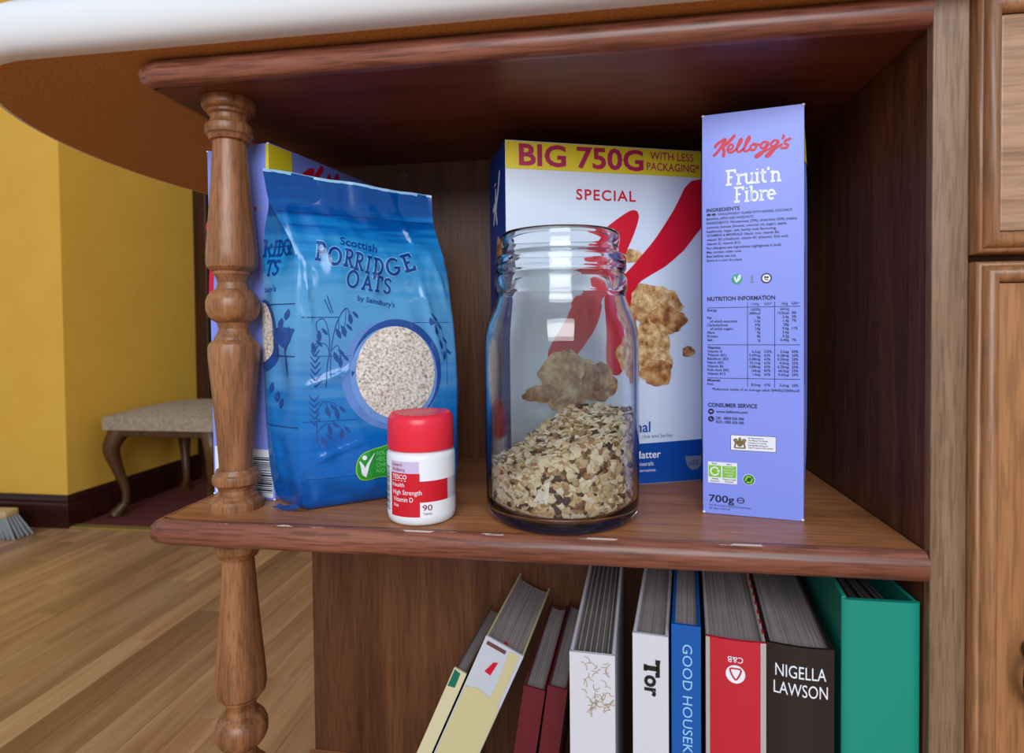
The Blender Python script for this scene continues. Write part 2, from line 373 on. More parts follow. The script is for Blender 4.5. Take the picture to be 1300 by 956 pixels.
for (a, b, c, d) in ((-1.85, -1.59, 0.1, 1.3), (-1.51, -1.25, 0.1, 1.3), (-1.85, -1.59, -0.42, 0.0), (-1.51, -1.25, -0.42, 0.0)):
    obj('door_panel', G().bbox(a, b, 2.088, 2.11, c, d, 0.006), W_DARKDOOR, d1)

# ------------------------------------------------------------------ open shelf unit
L_, D_, H_, T_ = 0.5447, 0.238, 0.330, 0.019
unit = thing('open_shelf_unit', 'open end shelf unit in brown oak with turned balusters', 'shelf unit', (-0.27, 0.12, FZ))
def shelf(z_top, parent):
    z1, z0 = z_top, z_top - T_; zc = (z0 + z1) / 2
    xl, yf = -L_, 0.0
    b = obj('shelf_board', G().box(xl + 0.0038, -0.001, yf + 0.0038, D_, z0, z1), [W_SHELF], parent, world=True)
    # rounded lipping along front and left end (mitred corner clipped)
    prof = [(0.004, z1), (0.0, z1), (-0.0025, z1 - 0.0012), (-0.0055, z1 - 0.0045), (-0.0066, zc), (-0.0058, z0 + 0.0042), (-0.003, z0 + 0.001), (0.0, z0), (0.004, z0)]
    g = G(); n = len(prof)
    st = []
    for d, z in prof: st.append((-0.0012, yf + d, z))
    a = [(xl + 0.012, yf + d, z) for d, z in prof]; b2 = [(xl + d * 0.75 + 0.001, yf + d * 0.75 + 0.003, z) for d, z in prof]; c = [(xl + d, yf + 0.014, z) for d, z in prof]; e = [(xl + d, D_, z) for d, z in prof]
    v = st + a + b2 + c + e
    f = []
    for k in range(4):
        for i in range(n): f.append((k * n + i, k * n + (i + 1) % n, (k + 1) * n + (i + 1) % n, (k + 1) * n + i))
    f += [tuple(range(n)), tuple(range(4 * n, 5 * n))]
    g.add(v, f)
    obj('lipping', g, W_LIP, b, smooth=True, world=True, angle=50)
    return b
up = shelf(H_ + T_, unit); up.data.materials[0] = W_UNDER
lo = shelf(0.0, unit)
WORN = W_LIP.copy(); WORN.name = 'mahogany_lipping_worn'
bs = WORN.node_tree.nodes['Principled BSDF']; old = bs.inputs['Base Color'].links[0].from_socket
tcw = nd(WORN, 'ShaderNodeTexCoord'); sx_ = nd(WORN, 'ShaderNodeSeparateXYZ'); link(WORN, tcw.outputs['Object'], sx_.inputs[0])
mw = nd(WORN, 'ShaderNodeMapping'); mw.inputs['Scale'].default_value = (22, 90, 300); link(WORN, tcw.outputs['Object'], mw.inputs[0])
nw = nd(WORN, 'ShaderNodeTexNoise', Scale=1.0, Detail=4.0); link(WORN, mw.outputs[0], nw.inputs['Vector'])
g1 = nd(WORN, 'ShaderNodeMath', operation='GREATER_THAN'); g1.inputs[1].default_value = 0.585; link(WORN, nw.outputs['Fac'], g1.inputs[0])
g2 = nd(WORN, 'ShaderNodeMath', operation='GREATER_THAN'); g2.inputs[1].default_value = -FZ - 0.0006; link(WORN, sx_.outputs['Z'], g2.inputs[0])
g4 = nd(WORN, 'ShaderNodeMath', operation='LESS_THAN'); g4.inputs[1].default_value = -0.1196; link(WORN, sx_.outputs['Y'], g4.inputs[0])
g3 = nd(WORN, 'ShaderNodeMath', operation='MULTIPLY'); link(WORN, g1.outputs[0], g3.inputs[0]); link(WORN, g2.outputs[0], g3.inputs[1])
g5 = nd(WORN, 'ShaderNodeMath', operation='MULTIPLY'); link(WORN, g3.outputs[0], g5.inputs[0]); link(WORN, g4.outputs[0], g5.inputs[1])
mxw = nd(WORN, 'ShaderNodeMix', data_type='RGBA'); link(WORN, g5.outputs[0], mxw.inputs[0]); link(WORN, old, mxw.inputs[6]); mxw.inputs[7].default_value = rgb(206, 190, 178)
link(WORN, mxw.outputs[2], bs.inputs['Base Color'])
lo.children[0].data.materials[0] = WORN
BZ = -0.3483
obj('bottom_board', G().bbox(-L_, 0, 0.0, D_, BZ - 0.019, BZ, 0.0015), W_SHELF, unit, world=True)
obj('plinth', G().box(-L_ + 0.02, 0.02, 0.05, D_ - 0.01, FZ, BZ - 0.019), W_DARK, unit, world=True)
obj('side_panel', G().box(0.0, 0.018, 0.004, D_, BZ - 0.019, H_ + T_), W_SIDE, unit, world=True)
bp = obj('back_panel', G().box(-0.5400, 0.018, D_, D_ + 0.016, BZ - 0.019, H_ + T_), W_BACK, unit, world=True)
obj('face_stile', G().bbox(0.0008, 0.0216, -0.0012, 0.020, BZ - 0.02, H_ + T_ + 0.0005, 0.0009), W_STILE, unit, world=True)
g = G().lathe([(0.0018, 0), (0.0036, 0.0002), (0.0038, 0.0012), (0.0030, 0.0016), (0.0021, 0.0010), (0.0018, 0.0004)], 20, closed=True)
g.map(lambda x, y, z: (-0.4215 + x, D_ - z, 0.316 + y))
obj('screw_cap', g, mat('cap_plastic', rgb(120, 110, 104), 0.4), bp, smooth=True, world=True)
HALF = [(0, .0205), (.004, .0203), (.0085, .0185), (.0115, .016), (.0135, .0125), (.0185, .0112), (.023, .0125), (.0255, .0144), (.0275, .0146), (.0285, .0165), (.031, .0188), (.034, .0196), (.042, .0195), (.065, .0176), (.095, .0152), (.132, .0127), (.1325, .0150), (.136, .0165), (.1372, .0178), (.1405, .0186), (.144, .0180), (.1465, .0150), (.149, .0140), (.152, .0142), (.1535, .0163), (.1555, .0165), (.157, .019), (.159, .0203), (.163, .0205), (.165, .0202)]
prof = [(r, 0.165 - d) for d, r in reversed(HALF)] + [(r, 0.165 + d) for d, r in HALF[1:]]
BX, BY = -0.5005, 0.0370
obj('baluster', G().lathe(prof, 44, (BX, BY, 0)), W_BAL, unit, smooth=True, world=True, angle=24)
LH = [(0, .0205), (.004, .0203), (.0085, .0185), (.0115, .016), (.0135, .0125), (.0185, .0112), (.023, .0125), (.0255, .0144), (.0275, .0146), (.0285, .0165), (.031, .0190), (.036, .0200), (.046, .0196), (.075, .0170), (.110, .0142), (.143, .0121), (.1440, .0150), (.1475, .0165), (.149, .0180), (.152, .0187), (.155, .0183), (.1575, .0160), (.160, .0150), (.1645, .0150)]
zc = -0.1835
prof = [(r, zc - d) for d, r in reversed(LH)] + [(r, zc + d) for d, r in LH[1:]]
obj('baluster', G().lathe(prof, 44, (BX, BY, 0)), W_BAL, unit, smooth=True, world=True, angle=24)

# ------------------------------------------------------------------ worktop
wt = thing('worktop', 'white laminate worktop with a rounded end over the shelf unit', 'worktop', (0.2, 0.3, 0.3495))
def wt_outline(off):
    pts = []; cx, cy, rx, ry = -0.631, 0.30, 0.168, 0.3185
    pts.append((1.6, cy - ry - off))
    for k in range(41):
        t = -math.pi / 2 - math.pi * k / 40
        c, s = math.cos(t), math.sin(t); n = Vector((c / rx, s / ry)).normalized()
        q = off * max(0.0, 1 - k / 7) if off > 0 else off
        pts.append((cx + rx * c + n.x * q, cy + ry * s + n.y * q))
    pts.append((1.6, cy + ry + min(off, 0)))
    return pts
prof = [(-0.004, 0.3503), (0, 0.3503), (0.005, 0.3508), (0.011, 0.3548), (0.0145, 0.3620), (0.0155, 0.372), (0.0135, 0.382), (0.008, 0.388), (-0.001, 0.390)]
g = G(); rings = [[(x, y, z) for x, y in wt_outline(o)] for o, z in prof]; n = len(rings[0])
for rg in rings: g.v += rg
for k in range(len(rings) - 1):
    for i in range(n): g.f.append((k * n + i, k * n + (i + 1) % n, (k + 1) * n + (i + 1) % n, (k + 1) * n + i))
g.f.append(tuple((len(rings) - 1) * n + i for i in range(n))); g.m = [0] * len(g.f)
obj('laminate_top', g, WHITE_LAM, wt, smooth=True, world=True)
g = G(); g.prism(wt_outline(-0.0035), 0.3498, 0.352)
obj('underside_board', g, HARDBOARD, wt, world=True)

# ------------------------------------------------------------------ base cabinet on the right
cab = thing('base_cabinet', 'oak kitchen base cabinet with a drawer above a panelled door', 'cabinet', (0.25, 0.27, FZ))
obj('carcass', G().box(0.0222, 0.52, 0.014, 0.56, -0.42, 0.349), W_CARC, cab, world=True)
obj('plinth', G().box(0.0222, 0.52, 0.07, 0.55, FZ, -0.42), W_DARK, cab, world=True)
def front(name, x0, x1, z0, z1, pm):
    prof = [(0, 0.0135), (0, -0.0062), (0.0012, -0.0082), (0.0022, -0.0085), (0.0028, -0.0085), (0.0033, -0.0098), (0.0065, -0.0122), (0.0100, -0.0118), (0.0122, -0.0092), (0.0128, -0.0070)]
    g = G(); n = 4
    for d, y in prof: g.v += [(x0 + d, y, z0 + d), (x1 - d, y, z0 + d), (x1 - d, y, z1 - d), (x0 + d, y, z1 - d)]
    for k in range(len(prof) - 1):
        for i in range(4): g.f.append((k * 4 + i, k * 4 + (i + 1) % 4, (k + 1) * 4 + (i + 1) % 4, (k + 1) * 4 + i))
    g.f.append((0, 1, 2, 3)); g.m = [0] * len(g.f)
    o = obj(name, g, W_DOOR, cab, smooth=True, world=True, angle=50)
    obj('centre_panel', G().bbox(x0 + 0.0131, x1 - 0.0131, -0.0072, 0.008, z0 + 0.0131, z1 - 0.0131, 0.0012), pm, o, world=True)
    return o
front('drawer_front', 0.0222, 0.50, 0.1876, 0.344, W_DOORX)
dr = front('door', 0.0222, 0.50, -0.41, 0.1826, W_PANEL)
BRONZE = mat('antique_bronze', rgb(64, 66, 52), 0.38, 0.9)
g = G()
g.lathe([(0.001, 0), (0.0075, 0.0004), (0.0085, 0.002), (0.006, 0.0034), (0.0045, 0.006), (0.0062, 0.009), (0.0055, 0.012), (0.001, 0.0135)], 20)
g.map(lambda x, y, z: (0.0572 + x, -0.0072 - z, -0.054 + y))
hd = obj('handle', g, BRONZE, dr, smooth=True, world=True)
g = G(); ring = [(0.0572 + 0.0105 * math.sin(a), -0.0165, -0.068 - 0.017 * math.cos(a)) for a in [2 * math.pi * k / 28 for k in range(29)]]
g.tube(ring, [0.0019 + 0.0016 * max(0, math.cos(2 * math.pi * k / 28)) for k in range(29)], 10)
g.lathe([(0.001, 0), (0.004, 0.002), (0.0055, 0.006), (0.0035, 0.010), (0.001, 0.012)], 14, (0.0572, -0.0165, -0.099))
obj('drop_pull', g, BRONZE, dr, smooth=True, world=True)

# ------------------------------------------------------------------ cereal boxes
def box_body(w, d, h, bulge_r=0.006, bulge_l=0.0015, bulge_f=0.0012, mats=None, front_m=0):
    g = G()
    def bl(a, b): return (1 - abs(2 * a - 1) ** 5) * (1 - abs(2 * b - 1) ** 6)
    g.grid(lambda u, v: (u * w, -bulge_f * bl(u, v), v * h), 8, 12, 0)
    g.grid(lambda u, v: (w + bulge_r * bl(u, v), u * d, v * h), 16, 12, 1)
    g.grid(lambda u, v: (w - u * w, d + 0.0008 * bl(u, v), v * h), 8, 12, 2)
    g.grid(lambda u, v: (-bulge_l * bl(u, v), d - u * d, v * h), 16, 12, 3)
    g.add([(0, 0, 0), (w, 0, 0), (w, d, 0), (0, d, 0)], [(3, 2, 1, 0)], 2); g.add([(0, 0, h), (w, 0, h), (w, d, h), (0, d, h)], [(0, 1, 2, 3)], 2)
    bm = bmesh.new(); vs = [bm.verts.new(p) for p in g.v]; bm.verts.index_update()
    for q, mi in zip(g.f, g.m):
        f = bm.faces.new([vs[i] for i in q]); f.material_index = mi
    bmesh.ops.remove_doubles(bm, verts=bm.verts[:], dist=1e-6); bm.verts.index_update()
    o = G(); o.v = [v.co[:] for v in bm.verts]; o.f = [[v.index for v in f.verts] for f in bm.faces]; o.m = [f.material_index for f in bm.faces]; bm.free()
    return o, bl
def kelloggs(fn_scale=1.0):
    # red script word, in zoomed pixel units of the pack front (x right, y down)
    S = [([(120, 300), (128, 280), (180, 240), (240, 212), (205, 275), (150, 350), (105, 395)], 26), ([(345, 172), (285, 235), (215, 292)], 30), ([(205, 292), (222, 340), (218, 400)], 30),
         ([(262, 330), (315, 318), (332, 285), (305, 268), (270, 310), (275, 352), (320, 355), (370, 320)], 21),
         ([(370, 320), (430, 235), (425, 205), (400, 240), (375, 320), (395, 352), (445, 325)], 21), ([(445, 325), (520, 215), (520, 180), (490, 220), (460, 320), (480, 345), (530, 315)], 21),
         ([(565, 262), (535, 290), (545, 330), (585, 320), (600, 280), (565, 262), (640, 270)], 21),
         ([(735, 245), (685, 240), (650, 285), (680, 310), (735, 260), (690, 340), (620, 405), (590, 400), (640, 360), (740, 320), (790, 290)], 21),
         ([(850, 225), (805, 222), (765, 265), (795, 290), (850, 240), (800, 330), (740, 398), (712, 392), (760, 345), (850, 290), (890, 265)], 21),
         ([(908, 165), (912, 180), (900, 198)], 22), ([(985, 200), (930, 225), (925, 250), (958, 270), (945, 298), (885, 305)], 22)]
    return merge(*[stroke2d(spline(p, 5), w * 1.25) for p, w in S])
FW, FD, FH = 0.0705, 0.168, 0.305
def fruit_box(loc, rz, label, variant, FW=0.0705, FH=0.305):
    t = thing('cereal_box', label, 'cereal box', loc, rz)
    body, bl = box_body(FW, FD, FH, 0.0065 if variant == 'ingredients' else 0.001)
    obj('carton', body, [PURPLE] * 4, t, smooth=True)
    obj('top_flap', G().bbox(0.0006, FW - 0.0006, 0.001, FD * 0.55, FH, FH + 0.0007, 0.0002, 1), PURPLE, t)
    F = lambda u, v, o=0.0002: (u, -0.0012 * bl(u / FW, v / FH) - o, v)
    br = 0.0065 if variant == 'ingredients' else 0.001
    S = lambda u, v, o=0.0002: (FW + br * bl(u / FD, v / FH) + o, u, v)
    # wide front face (turned to the side): yellow flash, red name
    def patch(a0, a1, b0, b1, n=14): 
        gg = G().grid(lambda i, j: (a0 + (a1 - a0) * i, b0 + (b1 - b0) * j, 0), n, n); return [(p[0], p[1]) for p in gg.v], gg.f
    decal('yellow_flash', patch(0.0002, 0.028, 0.264, FH - 0.0005), S, YEL_INK, t)
    if variant == 'barcode': decal('yellow_flash', rect2d(FW - 0.0032, FW - 0.0001, 0.264, FH - 0.0005), F, YEL_INK, t)
    logo = xf(kelloggs(), lambda x, y: (0.036 + (x - 95) / 890 * 0.120, FH - 0.003 - (y - 165) / 240 * 0.034))
    decal('logo', logo, lambda u, v: S(u, v, 0.0004), RED_INK, t)
    decal('red_swoosh', poly2d([(0.002, 0.10), (0.03, 0.12), (0.10, 0.14), (0.16, 0.13), (0.16, 0.19), (0.09, 0.20), (0.002, 0.20)]), S, RED_INK, t)
    def corner(x, y, z):
        return G().lathe([(0.0006, 0), (0.0012, 0.0006), (0.0012, 0.0012), (0.0005, 0.0017)], 8, (x, y, z))
    for x in (0.0006, FW - 0.0006):
        obj('worn_corner', corner(x, -0.0001, FH - 0.0012), WHITE_INK, t); obj('worn_corner', corner(x, -0.0001, 0.0), WHITE_INK, t)
    if variant == 'ingredients':
        def fc(x, y):
            px = 895 + x / 9.11; py = 155 + y / 9.11
            return (0.0077 + (px - 905) * 0.000546, 0.2732 - (py - 200) * 0.000605 - (px - 905) * 0.0000633)
        decal('logo', xf(kelloggs(), fc), F, RED_INK, t)
        decal('lettering', slab_word("Fruit'n", 0.0108, 0.0166, 0.2508, 0.15, 0.0388), F, WHITE_INK, t)
        decal('lettering', slab_word('Fibre', 0.0108, 0.0226, 0.2376, 0.15, 0.0288), F, WHITE_INK, t)
        T = []
        T.append(text2d('INGREDIENTS', 0.0026, 0.0030, 0.2316, 0.0236, bold=0.03))
        T.append(merge(disc2d(0.0046, 0.2294, 0.0016, 0.0009), disc2d(0.0083, 0.2294, 0.0016, 0.0009)))
        lines = [('WHOLEWHEAT FLAKES WITH RAISINS, COCONUT,', 0.0110, 0.0520), ('BANANA, APPLE AND HAZELNUTS.', 0.0030, 0.0335), ('INGREDIENTS: Wholewheat (70%), dried fruit (20%) (raisins,', 0.0030, 0.0630), ('coconut, banana (banana, coconut oil, sugar), apple,', 0.0030, 0.0560), ('hazelnuts), sugar, salt, barley malt flavouring.', 0.0030, 0.0490), ('VITAMINS & MINERALS: Niacin, iron, vitamin B6,', 0.0030, 0.0510), ('vitamin B2 (riboflavin), vitamin B1 (thiamin), folic acid,', 0.0030, 0.0570), ('vitamin D, vitamin B12.', 0.0030, 0.0245), ('For allergens see ingredients highlighted in bold.', 0.0030, 0.0525), ('May contain other nuts.', 0.0030, 0.0250), ('Best before: see top.', 0.0030, 0.0213), ('Store in a cool dry place.', 0.0030, 0.0256)]
        for k, (s, x, w) in enumerate(lines): T.append(text2d(s, 0.0018, x, 0.2284 - k * 0.00315, w, bold=0.016))
        decal('ingredients_text', merge(*T), F, INK, t)
        # three round symbols
        decal('green_symbol', disc2d(0.0247, 0.1797, 0.0038), F, TEALG, t)
        decal('symbol_mark', merge(stroke2d(spline([(0.0231, 0.1812), (0.0243, 0.1778), (0.0262, 0.1824)], 5), 0.0011), stroke2d(spline([(0.0250, 0.1780), (0.0268, 0.1800), (0.0270, 0.1826)], 4), 0.0008)), lambda u, v: F(u, v, 0.0004), WHITE_INK, t)
        decal('grey_symbol', merge(rect2d(0.0344, 0.0360, 0.1782, 0.1820), rect2d(0.0338, 0.0366, 0.1768, 0.1776)), F, GREY_INK, t)
        decal('navy_symbol', disc2d(0.0451, 0.1797, 0.0038), F, INK, t)
        decal('symbol_mark', disc2d(0.0451, 0.1797, 0.0028), lambda u, v: F(u, v, 0.0004), WHITE_INK, t)
        decal('symbol_mark', merge(disc2d(0.0443, 0.1805, 0.0008), disc2d(0.0459, 0.1803, 0.0008), stroke2d([(0.0440, 0.1790), (0.0462, 0.1784)], 0.0006)), lambda u, v: F(u, v, 0.0006), INK, t)
        # nutrition table
        T = [text2d('NUTRITION INFORMATION', 0.0030, 0.0034, 0.1638, 0.0478, bold=0.03)]
        def hl(z): return rect2d(0.0034, 0.0680, z - 0.0002, z + 0.0002)
        T += [hl(0.1585), hl(0.1302), hl(0.1048), rect2d(0.0319, 0.0323, 0.0985, 0.1622), rect2d(0.0506, 0.0510, 0.0985, 0.1622)]
        T += [text2d('/100g', 0.0019, 0.0400, 0.1598, align='R'), text2d('%RI*', 0.0019, 0.0436, 0.1598), text2d('/40g', 0.0019, 0.0597, 0.1598, align='R'), text2d('%RI*', 0.0019, 0.0620, 0.1598)]
        rows = [('Energy', '1603kJ', '', '641kJ', ''), ('', '380kcal', '', '152kcal', '8%'), ('Fat', '6g', '', '2.4g', '3%'), ('  of which saturates', '3.5g', '', '1.4g', '7%'), ('Carbohydrate', '69g', '', '28g', ''), ('  of which sugars', '24g', '', '9.6g', '11%'), ('Fibre', '9g', '', '3.6g', ''), ('Protein', '8g', '', '3.2g', ''), ('Salt', '1g', '', '0.40g', '7%'),
                ('Vitamins:', '', '', '', ''), ('Vitamin D', '6.3µg', '125%', '2.5µg', '50%'), ('Thiamin (B1)', '0.69mg', '63%', '0.28mg', '25%'), ('Riboflavin (B2)', '0.88mg', '63%', '0.35mg', '25%'), ('Niacin (B3)', '10.1mg', '63%', '4.0mg', '25%'), ('Vitamin B6', '0.88mg', '63%', '0.35mg', '25%'), ('Folic Acid (B9)', '166µg', '83%', '66.0µg', '33%'), ('Vitamin B12', '1.6µg', '63%', '0.63µg', '25%'),
                ('Minerals:', '', '', '', ''), ('Iron', '8.0mg', '57%', '3.2mg', '23%')]
        z = 0.1558
        for k, (a, b, c, d, e) in enumerate(rows):
            if k == 9: z = 0.1272
            if k == 17: z = 0.1022
            x = 0.0054 if a.startswith('  ') else 0.0034
            for s, xx, al in ((a.strip(), x, 'L'), (b, 0.0410, 'R'), (c, 0.0436, 'L'), (d, 0.0604, 'R'), (e, 0.0624, 'L')):
                if s: T.append(text2d(s, 0.00185, xx, z, align=al, bold=0.03 if a.endswith(':') else 0.016))
            z -= 0.00285
        T.append(text2d('*Reference intake of an average adult (8400kJ/2000kcal)', 0.0018, 0.0066, 0.0955, 0.0610, bold=0.012))
        decal('nutrition_table', merge(*T), F, INK, t)
        T = [text2d('CONSUMER SERVICE', 0.0030, 0.0038, 0.0826, 0.0350, bold=0.03), disc2d(0.0060, 0.0790, 0.0022), disc2d(0.0060, 0.0733, 0.0022), text2d('www.kelloggs.com', 0.0021, 0.0096, 0.0782, 0.0225, bold=0.02), text2d('UK:  0800 626 066', 0.0021, 0.0096, 0.0732, 0.0200, bold=0.02), text2d('ROI: 1800 626 066', 0.0021, 0.0096, 0.0702, 0.0200, bold=0.02)]
        decal('contact_text', merge(*T), F, INK, t)
        decal('contact_marks', merge(rect2d(0.0050, 0.0070, 0.0785, 0.0796), stroke2d([(0.0053, 0.0740), (0.0058, 0.0729), (0.0067, 0.0726)], 0.0006)), lambda u, v: F(u, v, 0.0004), PURPLE, t)
        decal('crest_panel', rect2d(0.0200, 0.0518, 0.0500, 0.0618), F, INK, t)
        decal('crest_panel', rect2d(0.0203, 0.0515, 0.0503, 0.0615), lambda u, v: F(u, v, 0.0003), WHITE_INK, t)
        crest = merge(disc2d(0.0266, 0.0556, 0.0021, 0.0026), poly2d([(0.0252, 0.0582), (0.0266, 0.0606), (0.0280, 0.0582)]), rect2d(0.0226, 0.0306, 0.0516, 0.0525), stroke2d(spline([(0.0230, 0.0528), (0.0236, 0.0560), (0.0226, 0.0580), (0.0242, 0.0584), (0.0248, 0.0552)], 4), 0.0012), stroke2d(spline([(0.0302, 0.0528), (0.0296, 0.0560), (0.0306, 0.0580), (0.0290, 0.0584), (0.0284, 0.0552)], 4), 0.0012))
        decal('crest', crest, lambda u, v: F(u, v, 0.0005), GOLD, t)
        decal('crest_text', merge(*[text2d(s, 0.0011, 0.0326, 0.0594 - k * 0.0018, w, bold=0.006) for k, (s, w) in enumerate((('By Appointment to', 0.0105), ('Her Majesty The Queen', 0.0135), ('Purveyors of Cereals', 0.0125), ('Kellogg Marketing and', 0.0135), ('Sales Company (UK) Limited', 0.0170)))]), lambda u, v: F(u, v, 0.0005), INK, t)
        decal('recycling_panel', rect2d(0.0036, 0.0246, 0.0240, 0.0402), F, WHITE_INK, t)
        decal('recycling_panel', merge(rect2d(0.0042, 0.0132, 0.0286, 0.0376), rect2d(0.0142, 0.0240, 0.0286, 0.0376)), lambda u, v: F(u, v, 0.0004), LIME, t)
        decal('recycling_mark', merge(stroke2d(arc(0.0086, 0.0331, 0.0030, 0.0030, 40, 330, 16), 0.0011), poly2d([(0.0100, 0.0340), (0.0126, 0.0340), (0.0113, 0.0322)])), lambda u, v: F(u, v, 0.0006), WHITE_INK, t)
        decal('recycling_text', merge(*[text2d(s, 0.0012, 0.0191, 0.0360 - k * 0.0021, align='C') for k, s in enumerate(('WIDELY', 'RECYCLED', 'IN MOST', 'AREAS'))]), lambda u, v: F(u, v, 0.0006), WHITE_INK, t)
        decal('recycling_text', merge(text2d('BOX', 0.0012, 0.0086, 0.0384, align='C'), text2d('BAG', 0.0012, 0.0191, 0.0384, align='C'), text2d('Widely', 0.0012, 0.0088, 0.0268, align='C'), text2d('Recycled', 0.0012, 0.0088, 0.0250, align='C'), text2d('Check Locally', 0.0012, 0.0191, 0.0268, align='C'), text2d('Kerbside', 0.0012, 0.0191, 0.0250, align='C')), lambda u, v: F(u, v, 0.0006), INK, t)
        decal('green_dot', disc2d(0.0330, 0.0283, 0.0042), F, WHITE_INK, t)
        decal('green_dot', disc2d(0.0330, 0.0283, 0.0038), lambda u, v: F(u, v, 0.0004), DGREEN, t)
        decal('green_dot', merge(stroke2d(spline([(0.0306, 0.0276), (0.0318, 0.0304), (0.0342, 0.0304)], 5), 0.0014), stroke2d(spline([(0.0354, 0.0290), (0.0342, 0.0262), (0.0318, 0.0262)], 5), 0.0014)), lambda u, v: F(u, v, 0.0006), LIME, t)
        T = [text2d('700g', 0.0054, 0.0043, 0.0092, 0.0183, bold=0.016), stroke2d(arc(0.0272, 0.0118, 0.0024, 0.0021, -50, 250, 16), 0.0006), stroke2d(arc(0.0272, 0.0118, 0.0024, 0.0021, 0, 310, 16), 0.0006), rect2d(0.0250, 0.0294, 0.0116, 0.0121), text2d('TM, ®, © 2020 KELLOGG Company', 0.0014, 0.0043, 0.0058, 0.0300), text2d('All rights reserved.', 0.0014, 0.0043, 0.0036, 0.0155)]
        decal('weight_text', merge(*T), F, INK, t)
    else:
        decal('white_panel', rect2d(0.002, FW - 0.002, 0.002, 0.043), F, WHITE_INK, t)
        bars = []; z = 0.006
        while z < 0.036:
            w = random.choice([0.0005, 0.0008, 0.0013]); bars.append(rect2d(0.006, 0.064, z, z + w)); z += w + random.choice([0.0006, 0.001, 0.0014])
        decal('barcode', merge(*bars), lambda u, v: F(u, v, 0.0004), INK, t)
        decal('red_script', merge(stroke2d(spline([(0.0, 0.236), (0.008, 0.244), (0.018, 0.250)], 6), 0.009), stroke2d(spline([(0.001, 0.178), (0.003, 0.200), (0.008, 0.220), (0.014, 0.232)], 6), 0.006), stroke2d(spline([(0.012, 0.190), (0.022, 0.210), (0.034, 0.232)], 6), 0.006)), F, RED_INK, t)
        decal('red_script', disc2d(0.0525, 0.2475, 0.0013, 0.0018), lambda u, v: F(u, v, 0.0004), RED_INK, t)
    return t
fruit_box((-0.1268, 0.0657, 0.0003), R(-10.7), 'lilac cereal box showing its ingredients and nutrition side panel', 'ingredients')
fruit_box((-0.5440, 0.0700, 0.0003), R(-11), 'lilac cereal box with yellow flash behind the baluster and oat bag', 'barcode', 0.0665, 0.3015)

# white and blue cereal box
KW, KD, KH = 0.186, 0.074, 0.3065
sk = thing('cereal_box', 'white and blue cereal box with giant red letter behind the jar', 'cereal box', (-0.285, 0.100, 0.0003), R(21))
body, bl = box_body(KW, KD, KH, 0.0005, 0.0004, 0.0008)
obj('carton', body, [SKW, SKBD, SKBD, SKBD], sk, smooth=True)
obj('top_flap', G().bbox(0.0006, KW - 0.0006, 0.001, KD * 0.55, KH, KH + 0.0007, 0.0002, 1), SKW, sk)
KF = lambda u, v, o=0.0002: (u, -0.0008 * bl(min(max(u / KW, 0), 1), v / KH) - o, v)
KL = lambda s, v, o=0.0002: (-0.0004 * bl(1 - s / KD, v / KH) - o, s, v)
def patchk(a0, a1, b0, b1, n=16):
    gg = G().grid(lambda i, j: (a0 + (a1 - a0) * i, b0 + (b1 - b0) * j, 0), n, 6); return [(p[0], p[1]) for p in gg.v], gg.f
decal('yellow_band', patchk(0.0003, KW - 0.0003, 0.2823, KH - 0.0004), lambda u, v: KF(u, v, 0.00025), YEL_INK, sk)
decal('size_text', merge(text2d('BIG 750G', 0.0180, 0.0120, 0.2860, 0.1160, bold=0.026)), lambda u, v: KF(u, v, 0.0006), MAGENTA, sk)
decal('size_text', merge(text2d('WITH LESS', 0.0070, 0.1345, 0.2966, 0.0435, bold=0.010), text2d('PACKAGING*', 0.0070, 0.1312, 0.2868, 0.0525, bold=0.010)), lambda u, v: KF(u, v, 0.0006), MAGENTA, sk)
decal('name_text', text2d('SPECIAL', 0.0092, 0.0636, 0.2578, 0.0565, bold=0.012, spacing=1.15), lambda u, v: KF(u, v, 0.0006), KRED, sk)
arm = [(0.1857, 0.2811), (0.1760, 0.2790), (0.1690, 0.2722), (0.1640, 0.2630), (0.1560, 0.2490), (0.1400, 0.2260), (0.1280, 0.2120), (0.1180, 0.2010), (0.1020, 0.1840), (0.0960, 0.1700), (0.0950, 0.1450), (0.0940, 0.1150), (0.1000, 0.1020), (0.1120, 0.1020), (0.1190, 0.1150), (0.1200, 0.1450), (0.1195, 0.1700), (0.1225, 0.1835), (0.1350, 0.1920), (0.1500, 0.2005), (0.1680, 0.2150), (0.1857, 0.2360)]
stem = [(0.1190, 0.2500), (0.1130, 0.2485), (0.1000, 0.2400), (0.0860, 0.2290), (0.0740, 0.2190), (0.0800, 0.2130), (0.0890, 0.2130), (0.0820, 0.2000), (0.0600, 0.1640), (0.0420, 0.1360), (0.0360, 0.1200), (0.0440, 0.1080), (0.0600, 0.1160), (0.0780, 0.1400), (0.0980, 0.1760), (0.1090, 0.2080), (0.1180, 0.2280), (0.1228, 0.2420), (0.1222, 0.2480)]
for q, pts in ((0, arm), (1, stem)):
    decal('giant_letter', poly2d(spline(pts, 4, True) if q else pts[:1] + spline(pts[1:-1], 4) + pts[-1:]), lambda u, v: KF(u, v, 0.0005), KRED, sk)
def blob(c, rx, ry, seed, n=46, jag=0.16):
    rnd = random.Random(seed); ph = [rnd.random() * 6.28 for _ in range(6)]
    out = []
    for k in range(n):
        a = 2 * math.pi * k / n; q = 1 + jag * (math.sin(3 * a + ph[0]) * 0.5 + math.sin(5 * a + ph[1]) * 0.35 + math.sin(9 * a + ph[2]) * 0.25 + math.sin(14 * a + ph[3]) * 0.15)
        out.append((c[0] + rx * q * math.cos(a), c[1] + ry * q * math.sin(a)))
    return poly2d(out)
